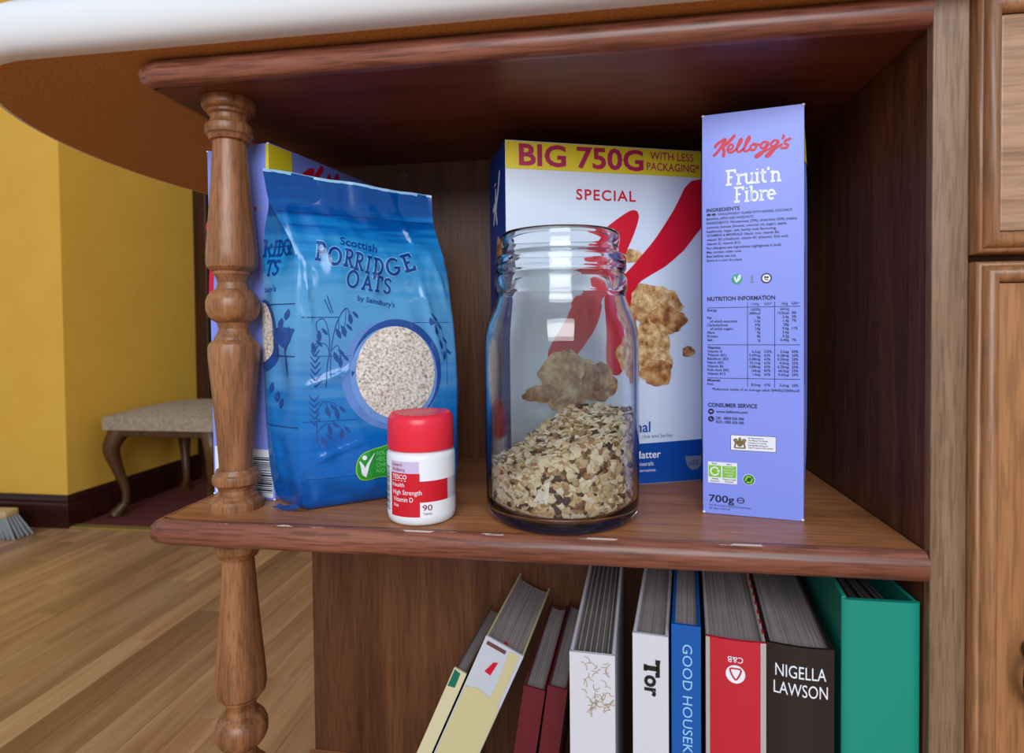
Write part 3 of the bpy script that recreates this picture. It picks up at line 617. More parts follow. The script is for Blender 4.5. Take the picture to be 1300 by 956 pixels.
FL2 = speckle('printed_flakes_dark', [(0.34, rgb(104, 56, 30)), (0.47, rgb(164, 108, 60)), (0.6, rgb(206, 160, 104)), (0.75, rgb(232, 200, 150))], 95, 0.4, 6)
for k, (c, rx, ry, mt) in enumerate([((0.138, 0.165), 0.026, 0.018, FLAKE_PRINT), ((0.150, 0.150), 0.019, 0.013, FL2), ((0.132, 0.122), 0.024, 0.026, FLAKE_PRINT), ((0.140, 0.102), 0.016, 0.012, FL2), ((0.172, 0.121), 0.0065, 0.005, FL2), ((0.056, 0.098), 0.030, 0.026, FLAKE_PRINT), ((0.086, 0.094), 0.020, 0.018, FL2), ((0.030, 0.086), 0.018, 0.008, FL2), ((0.116, 0.2085), 0.012, 0.006, FLAKE_PRINT), ((0.066, 0.072), 0.006, 0.004, FL2)]):
    decal('printed_flake', blob(c, rx, ry, k + 3), lambda u, v, k=k: KF(u, v, (0.0003 if k == 8 else 0.0006 + k * 0.00003)), mt, sk)
decal('product_text', text2d('Original', 0.0095, 0.1335, 0.0482, align='R', bold=0.014), lambda u, v: KF(u, v, 0.0006), SKB, sk)
decal('product_text', text2d('wheat, rice and barley', 0.0036, 0.1560, 0.0425, align='R'), lambda u, v: KF(u, v, 0.0006), GREY_INK, sk)
g = G().grid(lambda i, j: (0.0003 + (KW - 0.0006) * i, 0.0004 + j * (0.0362 + 0.0022 * i * i), 0), 16, 6)
decal('blue_band', ([(p[0], p[1]) for p in g.v], g.f), lambda u, v: KF(u, v, 0.0004), SKB, sk)
decal('band_text', merge(text2d('Matter', 0.0068, 0.1436, 0.0240, align='R', bold=0.012), text2d('minerals', 0.0040, 0.1365, 0.0170, align='R'), text2d('preservatives', 0.0028, 0.1385, 0.0115, align='R')), lambda u, v: KF(u, v, 0.0008), WHITE_INK, sk)
bowl = [(0.1680, 0.0235), (0.1705, 0.0150), (0.1745, 0.0105), (0.1815, 0.0105), (0.1850, 0.0150), (0.1857, 0.0235)]
decal('bowl_mark', poly2d(bowl), lambda u, v: KF(u, v, 0.0008), GREY_INK, sk)
decal('bowl_text', text2d('x25', 0.0046, 0.1768, 0.0150, align='C'), lambda u, v: KF(u, v, 0.0011), SKB, sk)
kk = merge(*[stroke2d(spline(p, 6), w) for p, w in (([(0.0505, 0.284), (0.0450, 0.272), (0.0388, 0.264), (0.0211, 0.256)], 0.0055), ([(0.0330, 0.272), (0.0300, 0.256), (0.0230, 0.243)], 0.0045), ([(0.0417, 0.266), (0.0340, 0.254), (0.0380, 0.2415)], 0.0045), ([(0.0270, 0.2775), (0.0330, 0.2785)], 0.0020))])
decal('side_logo', xf(kk, lambda s, v: (0.074 - s, v)), KL, WHITE_INK, sk)
decal('printed_flake', blob((0.028, 0.208), 0.013, 0.020, 77, jag=0.1), KL, FL2, sk)
decal('side_text', xf(text2d('The', 0.012, 0, 0, bold=0.01), lambda a, b: (0.034 - b, 0.186 - a)), KL, WHITE_INK, sk)

# ------------------------------------------------------------------ bag of porridge oats
BAG_A = (-0.439, 0.0274)
bag = thing('oat_bag', 'crumpled blue plastic bag of porridge oats with printed oat window', 'bag', (BAG_A[0], BAG_A[1], 0.0003), R(37))
#       z      A               Rr              RB               BL               B
RINGS = [(0.000, (0.006, 0.006), (0.124, 0.006), (0.128, 0.040), (0.010, 0.036), (-0.006, 0.034)),
         (0.008, (0.001, 0.001), (0.1315, 0.000), (0.136, 0.044), (0.004, 0.040), (-0.014, 0.041)),
         (0.050, (0.000, -0.001), (0.1330, -0.001), (0.139, 0.046), (0.001, 0.040), (-0.019, 0.0475)),
         (0.110, (-0.002, 0.000), (0.1335, -0.001), (0.139, 0.047), (0.001, 0.040), (-0.0205, 0.0495)),
         (0.170, (-0.001, 0.001), (0.1300, 0.003), (0.134, 0.044), (0.001, 0.040), (-0.0205, 0.0490)),
         (0.205, (-0.001, 0.004), (0.1265, 0.007), (0.129, 0.036), (-0.002, 0.036), (-0.0200, 0.0440)),
         (0.228, (-0.009, 0.011), (0.1225, 0.012), (0.124, 0.026), (-0.010, 0.028), (-0.0195, 0.0330)),
         (0.246, (-0.0175, 0.0165), (0.1200, 0.0165), (0.1203, 0.0185), (-0.0172, 0.0188), (-0.0180, 0.0180)),
         (0.272, (-0.0220, 0.0175), (0.1190, 0.0175), (0.1192, 0.0186), (-0.0218, 0.0186), (-0.0222, 0.0180))]
def ring_at(z):
    zs = [r[0] for r in RINGS]
    for i in range(len(zs) - 1):
        if z <= zs[i + 1] or i == len(zs) - 2:
            t = min(1, max(0, (z - zs[i]) / (zs[i + 1] - zs[i])))
            a = RINGS[max(0, i - 1)]; b = RINGS[i]; c = RINGS[i + 1]; d = RINGS[min(len(zs) - 1, i + 2)]
            if i == 0: return [tuple(b[k][j] + (c[k][j] - b[k][j]) * math.sqrt(t) for j in (0, 1)) for k in range(1, 6)]
            out = []
            for k in range(1, 6):
                q = []
                for j in (0, 1):
                    m0 = (c[k][j] - a[k][j]) / (c[0] - a[0]) * (c[0] - b[0]); m1 = (d[k][j] - b[k][j]) / (d[0] - b[0]) * (c[0] - b[0])
                    q.append((2 * t ** 3 - 3 * t * t + 1) * b[k][j] + (t ** 3 - 2 * t * t + t) * m0 + (-2 * t ** 3 + 3 * t * t) * c[k][j] + (t ** 3 - t * t) * m1)
                out.append(tuple(q))
            return out
def sstep(a, b, x):
    t = min(1, max(0, (x - a) / (b - a))); return t * t * (3 - 2 * t)
def zdrop(t, z): return -0.0085 * sstep(0.18, 0.272, z) * (t + 0.022) / 0.141 + 0.0016 * noise.noise(Vector((t * 38, 1.7, 0.3))) * sstep(0.245, 0.272, z)
def wrinkle(t, z, amp=1.0):
    p = Vector((t * 18, z * 16, 3.1)); w = noise.noise(p) * 0.0026
    p2 = Vector((t * 55 + z * 22, z * 34 - t * 9, 7.7)); w += (abs(noise.noise(p2)) - 0.2) * 0.0036 * (0.35 + sstep(0.12, 0.22, z) + sstep(0.10, 0.03, z))
    # diagonal tension creases
    for (x0, z0, x1, z1, a, wd) in ((0.100, 0.188, 0.118, 0.118, 0.0022, 0.0035), (0.088, 0.246, 0.098, 0.222, 0.0016, 0.0025), (0.112, 0.21, 0.128, 0.16, 0.0018, 0.003), (0.004, 0.205, 0.010, 0.14, 0.0018, 0.0025), (0.010, 0.04, 0.05, 0.055, 0.0014, 0.003), (0.006, 0.10, 0.04, 0.112, 0.0014, 0.003)):
        dx, dz = x1 - x0, z1 - z0; l2 = dx * dx + dz * dz; q = max(0, min(1, ((t - x0) * dx + (z - z0) * dz) / l2))
        dist = math.hypot(t - x0 - q * dx, z - z0 - q * dz)
        w -= 1.5 * a * math.exp(-(dist / (0.8 * wd)) ** 2) * math.sin(math.pi * (0.15 + 0.7 * q))
    return w * amp
def seal_f(z): return 1 - sstep(0.236, 0.25, z)
def bag_front(t_u, z, off=0.0):
    A, Rr = ring_at(z)[:2]
    u = t_u
    t = A[0] + (Rr[0] - A[0]) * u; e = A[1] + (Rr[1] - A[1]) * u
    full = sstep(0.0, 0.03, z) * (1 - sstep(0.19, 0.245, z))
    e -= 0.0075 * full * (1 - abs(2 * u - 1) ** 2.4)
    edge = min(1, u / 0.06, (1 - u) / 0.06)
    e += wrinkle(t, z) * edge * (0.3 + 0.7 * seal_f(z)) * sstep(0, 0.015, z)
    e += (0.0016 * math.sin(t * 62 + 1) + 0.0014 * noise.noise(Vector((t * 60, z * 12, 5)))) * (1 - seal_f(z)) * min(1, u / 0.06, (1 - u) / 0.06)
    return (t, e - off, z + zdrop(t, z))
def seg(Pa, Pb, u, bulge, z, k):
    x = Pa[0] + (Pb[0] - Pa[0]) * u; y = Pa[1] + (Pb[1] - Pa[1]) * u
    dx, dy = Pb[0] - Pa[0], Pb[1] - Pa[1]; l = math.hypot(dx, dy) + 1e-9
    b = bulge * (1 - abs(2 * u - 1) ** 2.2)
    w = noise.noise(Vector((u * 2.2 + k * 5, z * 38, k * 3.3))) * 0.0060 * (1 - abs(2 * u - 1)) * seal_f(z) * min(1, l / 0.03)
    b += w
    x += dy / l * b; y -= dx / l * b
    return (x, y, z + zdrop(x, z))
def bag_left(u, z, off=0.0):   # u: 0 at front crease (A) .. 1 at B
    rg = ring_at(z); fold = -0.010 * sstep(0.19, 0.225, z) * (1 - sstep(0.232, 0.246, z)) + 0.003 * sstep(0, 0.03, z) * (1 - sstep(0.15, 0.2, z))
    p = seg(rg[4], rg[0], 1 - u, fold, z, 4)
    dx, dy = rg[0][0] - rg[4][0], rg[0][1] - rg[4][1]; l = math.hypot(dx, dy) + 1e-9
    return (p[0] + dy / l * off, p[1] - dx / l * off, p[2])
NF, NS, NZ = 64, 14, 110
zs = [0.272 * (k / NZ) for k in range(NZ + 1)]
g = G(); W = 0
for z in zs:
    rg = ring_at(z); full = sstep(0.0, 0.03, z) * (1 - sstep(0.19, 0.245, z))
    row = [bag_front(k / NF, z) for k in range(NF)]
    row += [seg(rg[1], rg[2], k / NS, 0.004 * full - 0.006 * sstep(0.19, 0.225, z) * (1 - sstep(0.232, 0.246, z)), z, 1) for k in range(NS)]
    row += [seg(rg[2], rg[3], k / 24, 0.010 * full, z, 2) for k in range(24)]
    row += [seg(rg[3], rg[4], k / 6, 0.0, z, 3) for k in range(6)]
    row += [bag_left(1 - k / NS, z) for k in range(NS)]
    W = len(row); g.v += row
for j in range(NZ):
    for i in range(W): g.f.append((j * W + i, j * W + (i + 1) % W, (j + 1) * W + (i + 1) % W, (j + 1) * W + i))
g.f.append(tuple(reversed(range(W)))); g.m = [0] * len(g.f)
FILM = mat('blue_printed_film', rgb(20, 100, 190), 0.16)
b_ = FILM.node_tree.nodes['Principled BSDF']
tc = nd(FILM, 'ShaderNodeTexCoord'); sp = nd(FILM, 'ShaderNodeSeparateXYZ'); link(FILM, tc.outputs['Object'], sp.inputs[0])
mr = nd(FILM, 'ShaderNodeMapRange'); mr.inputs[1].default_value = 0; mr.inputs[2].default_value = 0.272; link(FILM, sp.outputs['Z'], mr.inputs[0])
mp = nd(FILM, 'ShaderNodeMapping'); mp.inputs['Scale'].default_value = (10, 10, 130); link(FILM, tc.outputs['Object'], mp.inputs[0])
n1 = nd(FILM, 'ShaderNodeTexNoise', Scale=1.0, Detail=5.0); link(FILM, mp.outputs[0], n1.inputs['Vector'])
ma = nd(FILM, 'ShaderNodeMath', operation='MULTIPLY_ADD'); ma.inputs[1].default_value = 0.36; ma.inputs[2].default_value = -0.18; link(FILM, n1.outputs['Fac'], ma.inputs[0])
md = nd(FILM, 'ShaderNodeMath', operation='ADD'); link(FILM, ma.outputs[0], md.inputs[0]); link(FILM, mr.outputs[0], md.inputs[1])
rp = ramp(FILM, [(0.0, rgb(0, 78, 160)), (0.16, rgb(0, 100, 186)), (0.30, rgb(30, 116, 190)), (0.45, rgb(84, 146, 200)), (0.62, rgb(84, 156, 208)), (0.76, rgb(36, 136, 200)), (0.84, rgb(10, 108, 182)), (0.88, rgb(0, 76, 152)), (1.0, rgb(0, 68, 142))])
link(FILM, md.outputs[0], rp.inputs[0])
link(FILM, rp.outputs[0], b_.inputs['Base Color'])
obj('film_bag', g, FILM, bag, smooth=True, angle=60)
BD = mat('dark_blue_ink', rgb(10, 62, 140), 0.2); BL_ = mat('pale_blue_ink', rgb(120, 180, 226), 0.2); BN = mat('navy_blue_ink', rgb(14, 52, 116), 0.22); BM = mat('slate_blue_ink', rgb(34, 76, 150), 0.22)
def tu(t, z):
    A, Rr = ring_at(z)[:2]; return (t - A[0]) / (Rr[0] - A[0])
def BF(off):
    def f(t, z):
        zz = z - zdrop(t, z); return bag_front(min(1, max(0, tu(t, zz))), zz, off)
    return f
# crimped white seal edge
g = G()
top = [bag_front(k / 60, 0.272) for k in range(61)]
for k, p in enumerate(top):
    h = 0.0016 + 0.0008 * noise.noise(Vector((k * 0.4, 0, 0)))
    g.v += [(p[0], p[1] - 0.0003, p[2] - h), (p[0], p[1] - 0.0003, p[2] + 0.0006), (p[0], p[1] + 0.0014, p[2] + 0.0006), (p[0], p[1] + 0.0014, p[2] - h)]
for k in range(60): g.f += [(4 * k + i, 4 * k + (i + 1) % 4, 4 * k + 4 + (i + 1) % 4, 4 * k + 4 + i) for i in range(4)]
g.m = [0] * len(g.f)
obj('seal_edge', g, mat('seal_film', rgb(150, 196, 232), 0.2), bag)
# folded flap at the bottom corner
g = G()
def flap(u, v):
    x = -0.006 - 0.013 * u + 0.004 * v; y = 0.004 + 0.022 * u - 0.012 * v; z = 0.0012 + 0.007 * v * (1 - 0.4 * u) + 0.0012 * math.sin(9 * u + 5 * v)
    return (x, y, max(0.0006, z))
g.grid(flap, 10, 6); g.grid(lambda u, v: tuple(Vector(flap(u, v)) + Vector((0.0004, 0.0006, -0.0003))), 10, 6)
obj('corner_flap', g, FILM, bag, smooth=True)
# plank-joint lines
def hline(z0, t0, t1, w, slope=0.0): 
    n = 30; P = [(t0 + (t1 - t0) * k / n, z0 + slope * k / n) for k in range(n + 1)]; return stroke2d(P, w, cap=False)
for ln in ((0.2395, -0.012, 0.118, 0.0006), (0.150, 0.062, 0.128, 0.00035), (0.1545, 0.002, 0.03, 0.0006), (0.1235, 0.012, 0.042, 0.0003), (0.072, 0.002, 0.042, 0.0004), (0.1235, 0.113, 0.130, 0.0003), (0.026, 0.004, 0.12, 0.0003)): decal('plank_line', hline(*ln), BF(0.0003), BN, bag)
# name in slab letters, placed one by one along a dipping curve
LET = [('P', 0.0177, 0.2073, -9, 0.0145), ('O', 0.0284, 0.2037, -10, 0.0140), ('R', 0.0393, 0.2026, -11, 0.0140), ('R', 0.0476, 0.2001, -11, 0.0138), ('I', 0.0550, 0.1979, -11, 0.0136), ('D', 0.0634, 0.1966, -9, 0.0134), ('G', 0.0762, 0.1971, 3, 0.0134), ('E', 0.0897, 0.2011, 17, 0.0140), ('O', 0.0419, 0.1854, -9, 0.0130), ('A', 0.0536, 0.1832, -9, 0.0124), ('T', 0.0621, 0.1822, -9, 0.0124), ('S', 0.0707, 0.1807, -9, 0.0122)]
WF = {'P': 0.72, 'O': 0.80, 'R': 0.70, 'I': 0.74, 'D': 0.80, 'G': 1.0, 'E': 1.05, 'A': 0.85, 'T': 0.86, 'S': 0.84}
def place(ch, t, z, rot, h, w):
    adv = SLAB[ch][0]; c, s = math.cos(R(rot)), math.sin(R(rot))
    def fn(a, b):
        x = (a - adv / 2 + 0.02) * h * WF[ch]; y = (b - 0.5) * h; return (t + x * c - y * s, z + x * s + y * c)
    return xf(slab(ch, w), fn)
decal('name_outline', merge(*[place(*l, 0.29) for l in LET]), BF(0.0004), BL_, bag)
decal('name_lettering', merge(*[place(*l, 0.17) for l in LET]), BF(0.0009), BD, bag)
decal('small_lettering', text2d('Scottish', 0.0066, 0.0334, 0.2142, 0.0305, rot=math.atan2(-0.0054, 0.0291), bold=0.012), BF(0.0005), BD, bag)
decal('small_lettering', text2d('by Sainsbury\'s', 0.0042, 0.0452, 0.1683, 0.0318, rot=math.atan2(-0.0056, 0.0312), bold=0.010), BF(0.0005), BD, bag)
# bowl of oats
def ell(c, rx, ry, n=48, tilt=0.0): 
    out = []
    for k in range(n):
        a = 2 * math.pi * k / n; x, y = rx * math.cos(a), ry * math.sin(a); out.append((c[0] + x * math.cos(tilt) - y * math.sin(tilt), c[1] + x * math.sin(tilt) + y * math.cos(tilt)))
    return out
def ellfill(c, rx, ry, tilt=0.0, rings=8, n=48):
    v = [c]; f = []
    for q in range(1, rings + 1): v += ell(c, rx * q / rings, ry * q / rings, n, tilt)
    for k in range(n): f.append((0, 1 + k, 1 + (k + 1) % n))
    for q in range(rings - 1):
        for k in range(n): f.append((1 + q * n + k, 1 + (q + 1) * n + k, 1 + (q + 1) * n + (k + 1) % n, 1 + q * n + (k + 1) % n))
    return v, f
def shift(p, c=(0, 0)): return p
decal('bowl_shadow', ellfill((0.0735, 0.1065), 0.0425, 0.0455, 0.12), BF(0.0003), mat('bowl_glaze_ink', rgb(96, 136, 204), 0.2), bag)
decal('bowl_rim', ellfill((0.0780, 0.1095), 0.0390, 0.0435, 0.12), BF(0.0005), BM, bag)
decal('bowl_inside', ellfill((0.0755, 0.1060), 0.0375, 0.0410, 0.12), BF(0.0007), mat('bowl_wall_ink', rgb(110, 150, 212), 0.2), bag)
decal('printed_oats', ellfill((0.0765, 0.1085), 0.0340, 0.0385, 0.12), BF(0.0009), OAT_PRINT, bag)
# oat stalks
def seed(t, z, ang, l=0.0092, w=0.0036):
    pts = [(0, 0), (w * .4, l * .25), (w * .5, l * .5), (w * .3, l * .8), (0, l), (-w * .3, l * .8), (-w * .5, l * .5), (-w * .4, l * .25)]
    c, s = math.cos(ang), math.sin(ang); return poly2d([(t + (x * c - (y - l / 2) * s), z + (x * s + (y - l / 2) * c)) for x, y in pts])
parts = []; right = []
for P, w in [([(0.0191, 0.0987), (0.0205, 0.115), (0.0224, 0.1273), (0.0222, 0.142), (0.0186, 0.1532), (0.0130, 0.1500), (0.0140, 0.1420)], 0.0006), ([(0.0228, 0.1072), (0.0240, 0.130), (0.0285, 0.150), (0.0357, 0.1619), (0.0395, 0.1550)], 0.0006), ([(0.0357, 0.1619), (0.0350, 0.1500), (0.0338, 0.1460)], 0.0004), ([(0.0300, 0.153), (0.0300, 0.1450)], 0.0004), ([(0.0226, 0.1250), (0.0200, 0.1330), (0.0130, 0.1340), (0.0110, 0.131)], 0.0005), ([(0.0240, 0.128), (0.0290, 0.1320), (0.0310, 0.122)], 0.0005), ([(0.0117, 0.0706), (0.0120, 0.0560), (0.0150, 0.0510)], 0.0005), ([(0.0117, 0.0650), (0.0125, 0.0800), (0.0175, 0.0880), (0.0205, 0.0820)], 0.0005), ([(0.0160, 0.0880), (0.0250, 0.0860), (0.0272, 0.0800)], 0.0005), ([(0.0120, 0.0640), (0.0180, 0.0700), (0.0214, 0.0680)], 0.0005), ([(0.0180, 0.0700), (0.0270, 0.0690), (0.0305, 0.0640)], 0.0005)]:
    parts.append(stroke2d(spline(P, 6), w))
for t, z in ((0.0392, 0.1532), (0.0340, 0.1430), (0.0297, 0.1416), (0.0150, 0.1397), (0.0107, 0.1305), (0.0273, 0.1229), (0.0307, 0.1184), (0.0202, 0.0792), (0.0272, 0.0772), (0.0214, 0.0654), (0.0305, 0.0610), (0.0170, 0.0558), (0.1085, 0.150), (0.113, 0.1430), (0.1175, 0.131), (0.121, 0.121)):
    (parts if t < 0.06 else right).append(seed(t, z, 0.2 + random.uniform(-0.25, 0.25))); (parts if t < 0.06 else right).append(seed(t + 0.0042, z + 0.0035, 0.7, 0.0075, 0.0026))
for k in range(7):   # feathered leaf
    z = 0.100 + k * 0.0048
    parts.append(stroke2d([(0.0118, z), (0.0162 - k * 0.0003, z + 0.0045)], [0.0014, 0.0006])); parts.append(stroke2d([(0.0112, z), (0.0076 + k * 0.0002, z + 0.0045)], [0.0014, 0.0006]))
for k in range(5):
    z = 0.070 + k * 0.0046; parts.append(stroke2d([(0.0105, z), (0.0140, z + 0.004)], [0.0013, 0.0006])); parts.append(stroke2d([(0.0100, z), (0.0068, z + 0.004)], [0.0013, 0.0006]))
right.append(stroke2d(spline([(0.1075, 0.158), (0.113, 0.154), (0.120, 0.141), (0.1235, 0.120), (0.1230, 0.095)], 6), 0.0005))
parts += [stroke2d([(0.0195, 0.1685), (0.0240, 0.158)], 0.0007), stroke2d([(0.0215, 0.1715), (0.0255, 0.1585)], 0.0007)]
decal('oat_stalk', merge(*parts), BF(0.0005), BM, bag)
decal('oat_stalk', merge(*right), BF(0.0005), BM, bag)
# green health badge with a tick figure
bd = [(0.0420, 0.0330), (0.0440, 0.0400), (0.0500, 0.0445), (0.0620, 0.0470), (0.0760, 0.0480), (0.0760, 0.0240), (0.0600, 0.0235), (0.0480, 0.0220), (0.0430, 0.0265)]
def tri_patch(pts, n=1):
    c = (sum(p[0] for p in pts) / len(pts), sum(p[1] for p in pts) / len(pts)); P = spline(pts, 4, True)
    v = [c]; N = len(P)
    for q in range(1, 6): v += [(c[0] + (p[0] - c[0]) * q / 5, c[1] + (p[1] - c[1]) * q / 5) for p in P]
    f = [(0, 1 + k, 1 + (k + 1) % N) for k in range(N)]
    for q in range(4): f += [(1 + q * N + k, 1 + (q + 1) * N + k, 1 + (q + 1) * N + (k + 1) % N, 1 + q * N + (k + 1) % N) for k in range(N)]
    return v, f
cx_, cy_ = 0.059, 0.035
decal('badge_edge', tri_patch([(cx_ + (p[0] - cx_) * 1.05, cy_ + (p[1] - cy_) * 1.08) for p in bd]), BF(0.0005), LIME, bag)
decal('badge', tri_patch(bd), BF(0.0008), GREEN, bag)
decal('badge_mark', merge(disc2d(0.0478, 0.0404, 0.0019), stroke2d(spline([(0.0440, 0.0375), (0.0462, 0.0330), (0.0480, 0.0272), (0.0505, 0.0345), (0.0560, 0.0430)], 5), [0.0008, 0.0012, 0.0016, 0.002, 0.0024, 0.0028, 0.003, 0.0034, 0.0036, 0.0038, 0.0038, 0.0034, 0.003, 0.0028, 0.0026, 0.0024, 0.002, 0.0016, 0.0012, 0.0008, 0.0006])), BF(0.0011), WHITE_INK, bag)
decal('badge_text', merge(*[text2d(s, 0.0034, 0.0575, 0.0410 - k * 0.0048, bold=0.006) for k, s in enumerate(('SOU', 'HEL', 'CHO', 'NO A'))]), BF(0.0011), mat('pale_green_ink', rgb(120, 200, 120), 0.3), bag)
# gusset print (left side)
def GL(off): return lambda u, z: bag_left(min(1, max(0, u)), z, off)
decal('gusset_lettering', merge(xf(merge(slab_word('RIDGE', 0.0125, 0, 0.206, 0.17, 0.85)), lambda a, b: (1.0 - a, b)), xf(slab_word('TS', 0.0120, 0, 0.190, 0.17, 0.30), lambda a, b: (0.86 - a, b)), xf(text2d('bury\'s', 0.0045, 0, 0.176, 0.45), lambda a, b: (0.9 - a, b))), GL(0.0006), BD, bag)
gv, gf = ellfill((0.92, 0.140), 0.50, 0.030); decal('gusset_bowl', (gv, gf), GL(0.0004), BM, bag)
gv, gf = ellfill((1.0, 0.143), 0.46, 0.025); decal('gusset_oats', (gv, gf), GL(0.0007), OAT_PRINT, bag)
parts = [stroke2d(spline([(0.2, 0.112), (0.25, 0.130), (0.12, 0.142)], 6), 0.012)]
for (u, z) in ((0.62, 0.098), (0.5, 0.091), (0.4, 0.086), (0.3, 0.150), (0.18, 0.157)):
    parts.append(xf(seed(0, 0, 0.2), lambda a, b, u=u, z=z: (u + a * 30, z + b)))
parts.append(poly2d([(0.02, 0.1455), (0.3, 0.1475), (0.6, 0.1445), (0.5, 0.136), (0.3, 0.131), (0.12, 0.135)]))
decal('gusset_stalks', merge(*parts), GL(0.0009), BM, bag)
for z in (0.1235, 0.165, 0.213, 0.067): decal('plank_line', rect2d(0.02, 0.98, z, z + 0.0007), GL(0.0005), BN, bag)

# ------------------------------------------------------------------ vitamin bottle
vb = thing('vitamin_bottle', 'small white vitamin tablet bottle with red screw cap', 'bottle', (-0.3420, 0.0313, 0.0003), R(17.3))
RB_ = 0.0259
obj('body', G().lathe([(0.001, 0.0008), (0.0215, 0.0008), (0.0222, 0), (0.0240, 0.0006), (0.0254, 0.0028), (RB_, 0.0060), (RB_, 0.0505), (0.0252, 0.0522), (0.0235, 0.0530), (0.0225, 0.0545), (0.0222, 0.070)], 64), mat('white_plastic', rgb(232, 236, 244), 0.28), vb, smooth=True, angle=50)
cp_ = obj('cap', G().lathe([(0.0228, 0.0546), (0.0252, 0.0546), (0.0255, 0.0552), (0.0252, 0.0740), (0.0246, 0.0778), (0.0230, 0.0802), (0.0205, 0.0810), (0.0185, 0.0806), (0.001, 0.0804)], 64), mat('red_plastic', rgb(232, 44, 66), 0.3), vb, smooth=True, angle=50)
g = G()
for k in range(26):
    a = 2 * math.pi * k / 26; g.box(-0.0004, 0.0004, 0.0200, 0.0225, 0.0805, 0.0812); n0 = len(g.v) - 8
    c, s = math.cos(a), math.sin(a)
    for q in range(n0, n0 + 8): x, y, z = g.v[q]; g.v[q] = (x * c - y * s, x * s + y * c, z)
obj('cap_ribs', g, MATS['red_plastic'], cp_)
VF = lambda o: (lambda d, z: ((RB_ + o) * math.sin(R(d)), -(RB_ + o) * math.cos(R(d)), z))
def cyl_rect(d0, d1, z0, z1):
    n = max(2, int((d1 - d0) / 5)); gg = G().grid(lambda i, j: (d0 + (d1 - d0) * i, z0 + (z1 - z0) * j, 0), n, 1); return [(p[0], p[1]) for p in gg.v], gg.f
lb = decal('label_sheet', cyl_rect(-105, 150, 0.0065, 0.0495), VF(0.0001), mat('label_white', rgb(236, 240, 248), 0.3), vb)
VRED = mat('label_red', rgb(204, 24, 44), 0.3)
decal('red_block', merge(cyl_rect(-57, -3, 0.0072, 0.0392), cyl_rect(-3, 47, 0.0180, 0.0335)), VF(0.00022), VRED, vb)
decal('lilac_block', cyl_rect(-57, -4, 0.0392, 0.0478), VF(0.00022), mat('label_lilac', rgb(206, 190, 226), 0.3), vb)
decal('hatched_block', merge(*[cyl_rect(47.5 + k * 3, 49 + k * 3, 0.0180, 0.0335) for k in range(12)]), VF(0.00022), mat('label_grey', rgb(176, 160, 180), 0.3), vb)
K = 180 / math.pi / RB_
def vt(s, h, d, z, width=None, **kw):
    v, f = text2d(s, h, 0, z, width, **kw); return [(d + a * K, b) for a, b in v], f
decal('label_text', merge(vt('TESCO', 0.0032, -53, 0.0350, 0.0130, bold=0.012), vt('Health', 0.0030, -53, 0.0292, 0.0110, bold=0.004), vt('High Strength', 0.0034, -52, 0.0236, 0.0235, bold=0.004), vt('Vitamin D', 0.0034, -51, 0.0184, 0.0168, bold=0.004), vt('25µg', 0.0020, -51, 0.0148, 0.0050, bold=0.008), merge(*[cyl_rect(-53 + k * 6, -49.5 + k * 6, 0.0334, 0.0339) for k in range(5)])), VF(0.0004), WHITE_INK, vb)
decal('label_text', merge(vt('General', 0.0026, -53, 0.0442, 0.0092), vt('Wellbeing', 0.0026, -53, 0.0406, 0.0115), ), VF(0.0004), mat('label_maroon', rgb(140, 20, 60), 0.3), vb)
decal('count_text', merge(vt('90', 0.0042, 1, 0.0120, 0.0072, bold=0.008), vt('Tablets', 0.0018, 2, 0.0088, 0.0066)), VF(0.0004), MATS['label_maroon'], vb)
bars = []; z = 0.010
while z < 0.042:
    w = random.choice([0.0003, 0.0005, 0.0008]); bars.append(cyl_rect(-88, -63, z, z + w)); z += w + random.choice([0.0004, 0.0006, 0.0009])
decal('barcode', merge(*bars), VF(0.0003), BLACK_INK, vb)

# ------------------------------------------------------------------ glass jar and muesli
JX, JY = -0.2352, 0.0528
jar = thing('glass_jar', 'tall clear glass storage jar without lid, part filled with muesli', 'jar', (JX, JY, 0.0003))
outer = [(0.0005, 0.0028), (0.040, 0.0024), (0.0470, 0.0010), (0.0500, 0.0), (0.0530, 0.0004), (0.0565, 0.0030), (0.0585, 0.0080), (0.0592, 0.0150), (0.0592, 0.1300), (0.0588, 0.1390), (0.0574, 0.1470), (0.0548, 0.1545), (0.0518, 0.1610), (0.0499, 0.1660), (0.0494, 0.1700), (0.0500, 0.1712), (0.0508, 0.1728), (0.0509, 0.1810), (0.0504, 0.1838), (0.0488, 0.1850), (0.0487, 0.1862), (0.0499, 0.1872), (0.0502, 0.1890), (0.0501, 0.1965), (0.0494, 0.1985), (0.0462, 0.2000), (0.0446, 0.2020), (0.0444, 0.2060), (0.0452, 0.2085), (0.0456, 0.2120), (0.0450, 0.2150), (0.0436, 0.2168)]
inner = [(0.0418, 0.2166), (0.0408, 0.2140), (0.0408, 0.2050), (0.0416, 0.1990), (0.0452, 0.1950), (0.0460, 0.1900), (0.0458, 0.1700), (0.0464, 0.1640), (0.0486, 0.1585), (0.0516, 0.1520), (0.0542, 0.1445), (0.0556, 0.1370), (0.0560, 0.1290), (0.0560, 0.0180), (0.0550, 0.0125), (0.0515, 0.0090), (0.0400, 0.0082), (0.0005, 0.0086)]
obj('glass_body', G().lathe(outer + inner, 96), GLASS, jar, smooth=True, angle=80)
RI = 0.0553
ang = R(17.3 * 0.35)
def mz(x, y):     # height of the sloping heap
    sx = x * math.cos(ang) + y * math.sin(ang)
    return 0.061 + 0.021 * sx / 0.055 + 0.004 * math.sin(60 * x + 1) + 0.003 * math.sin(85 * y + 2) + 0.004 * (y / 0.055)
g = G(); n = 40
core = []
rc = RI - 0.0035
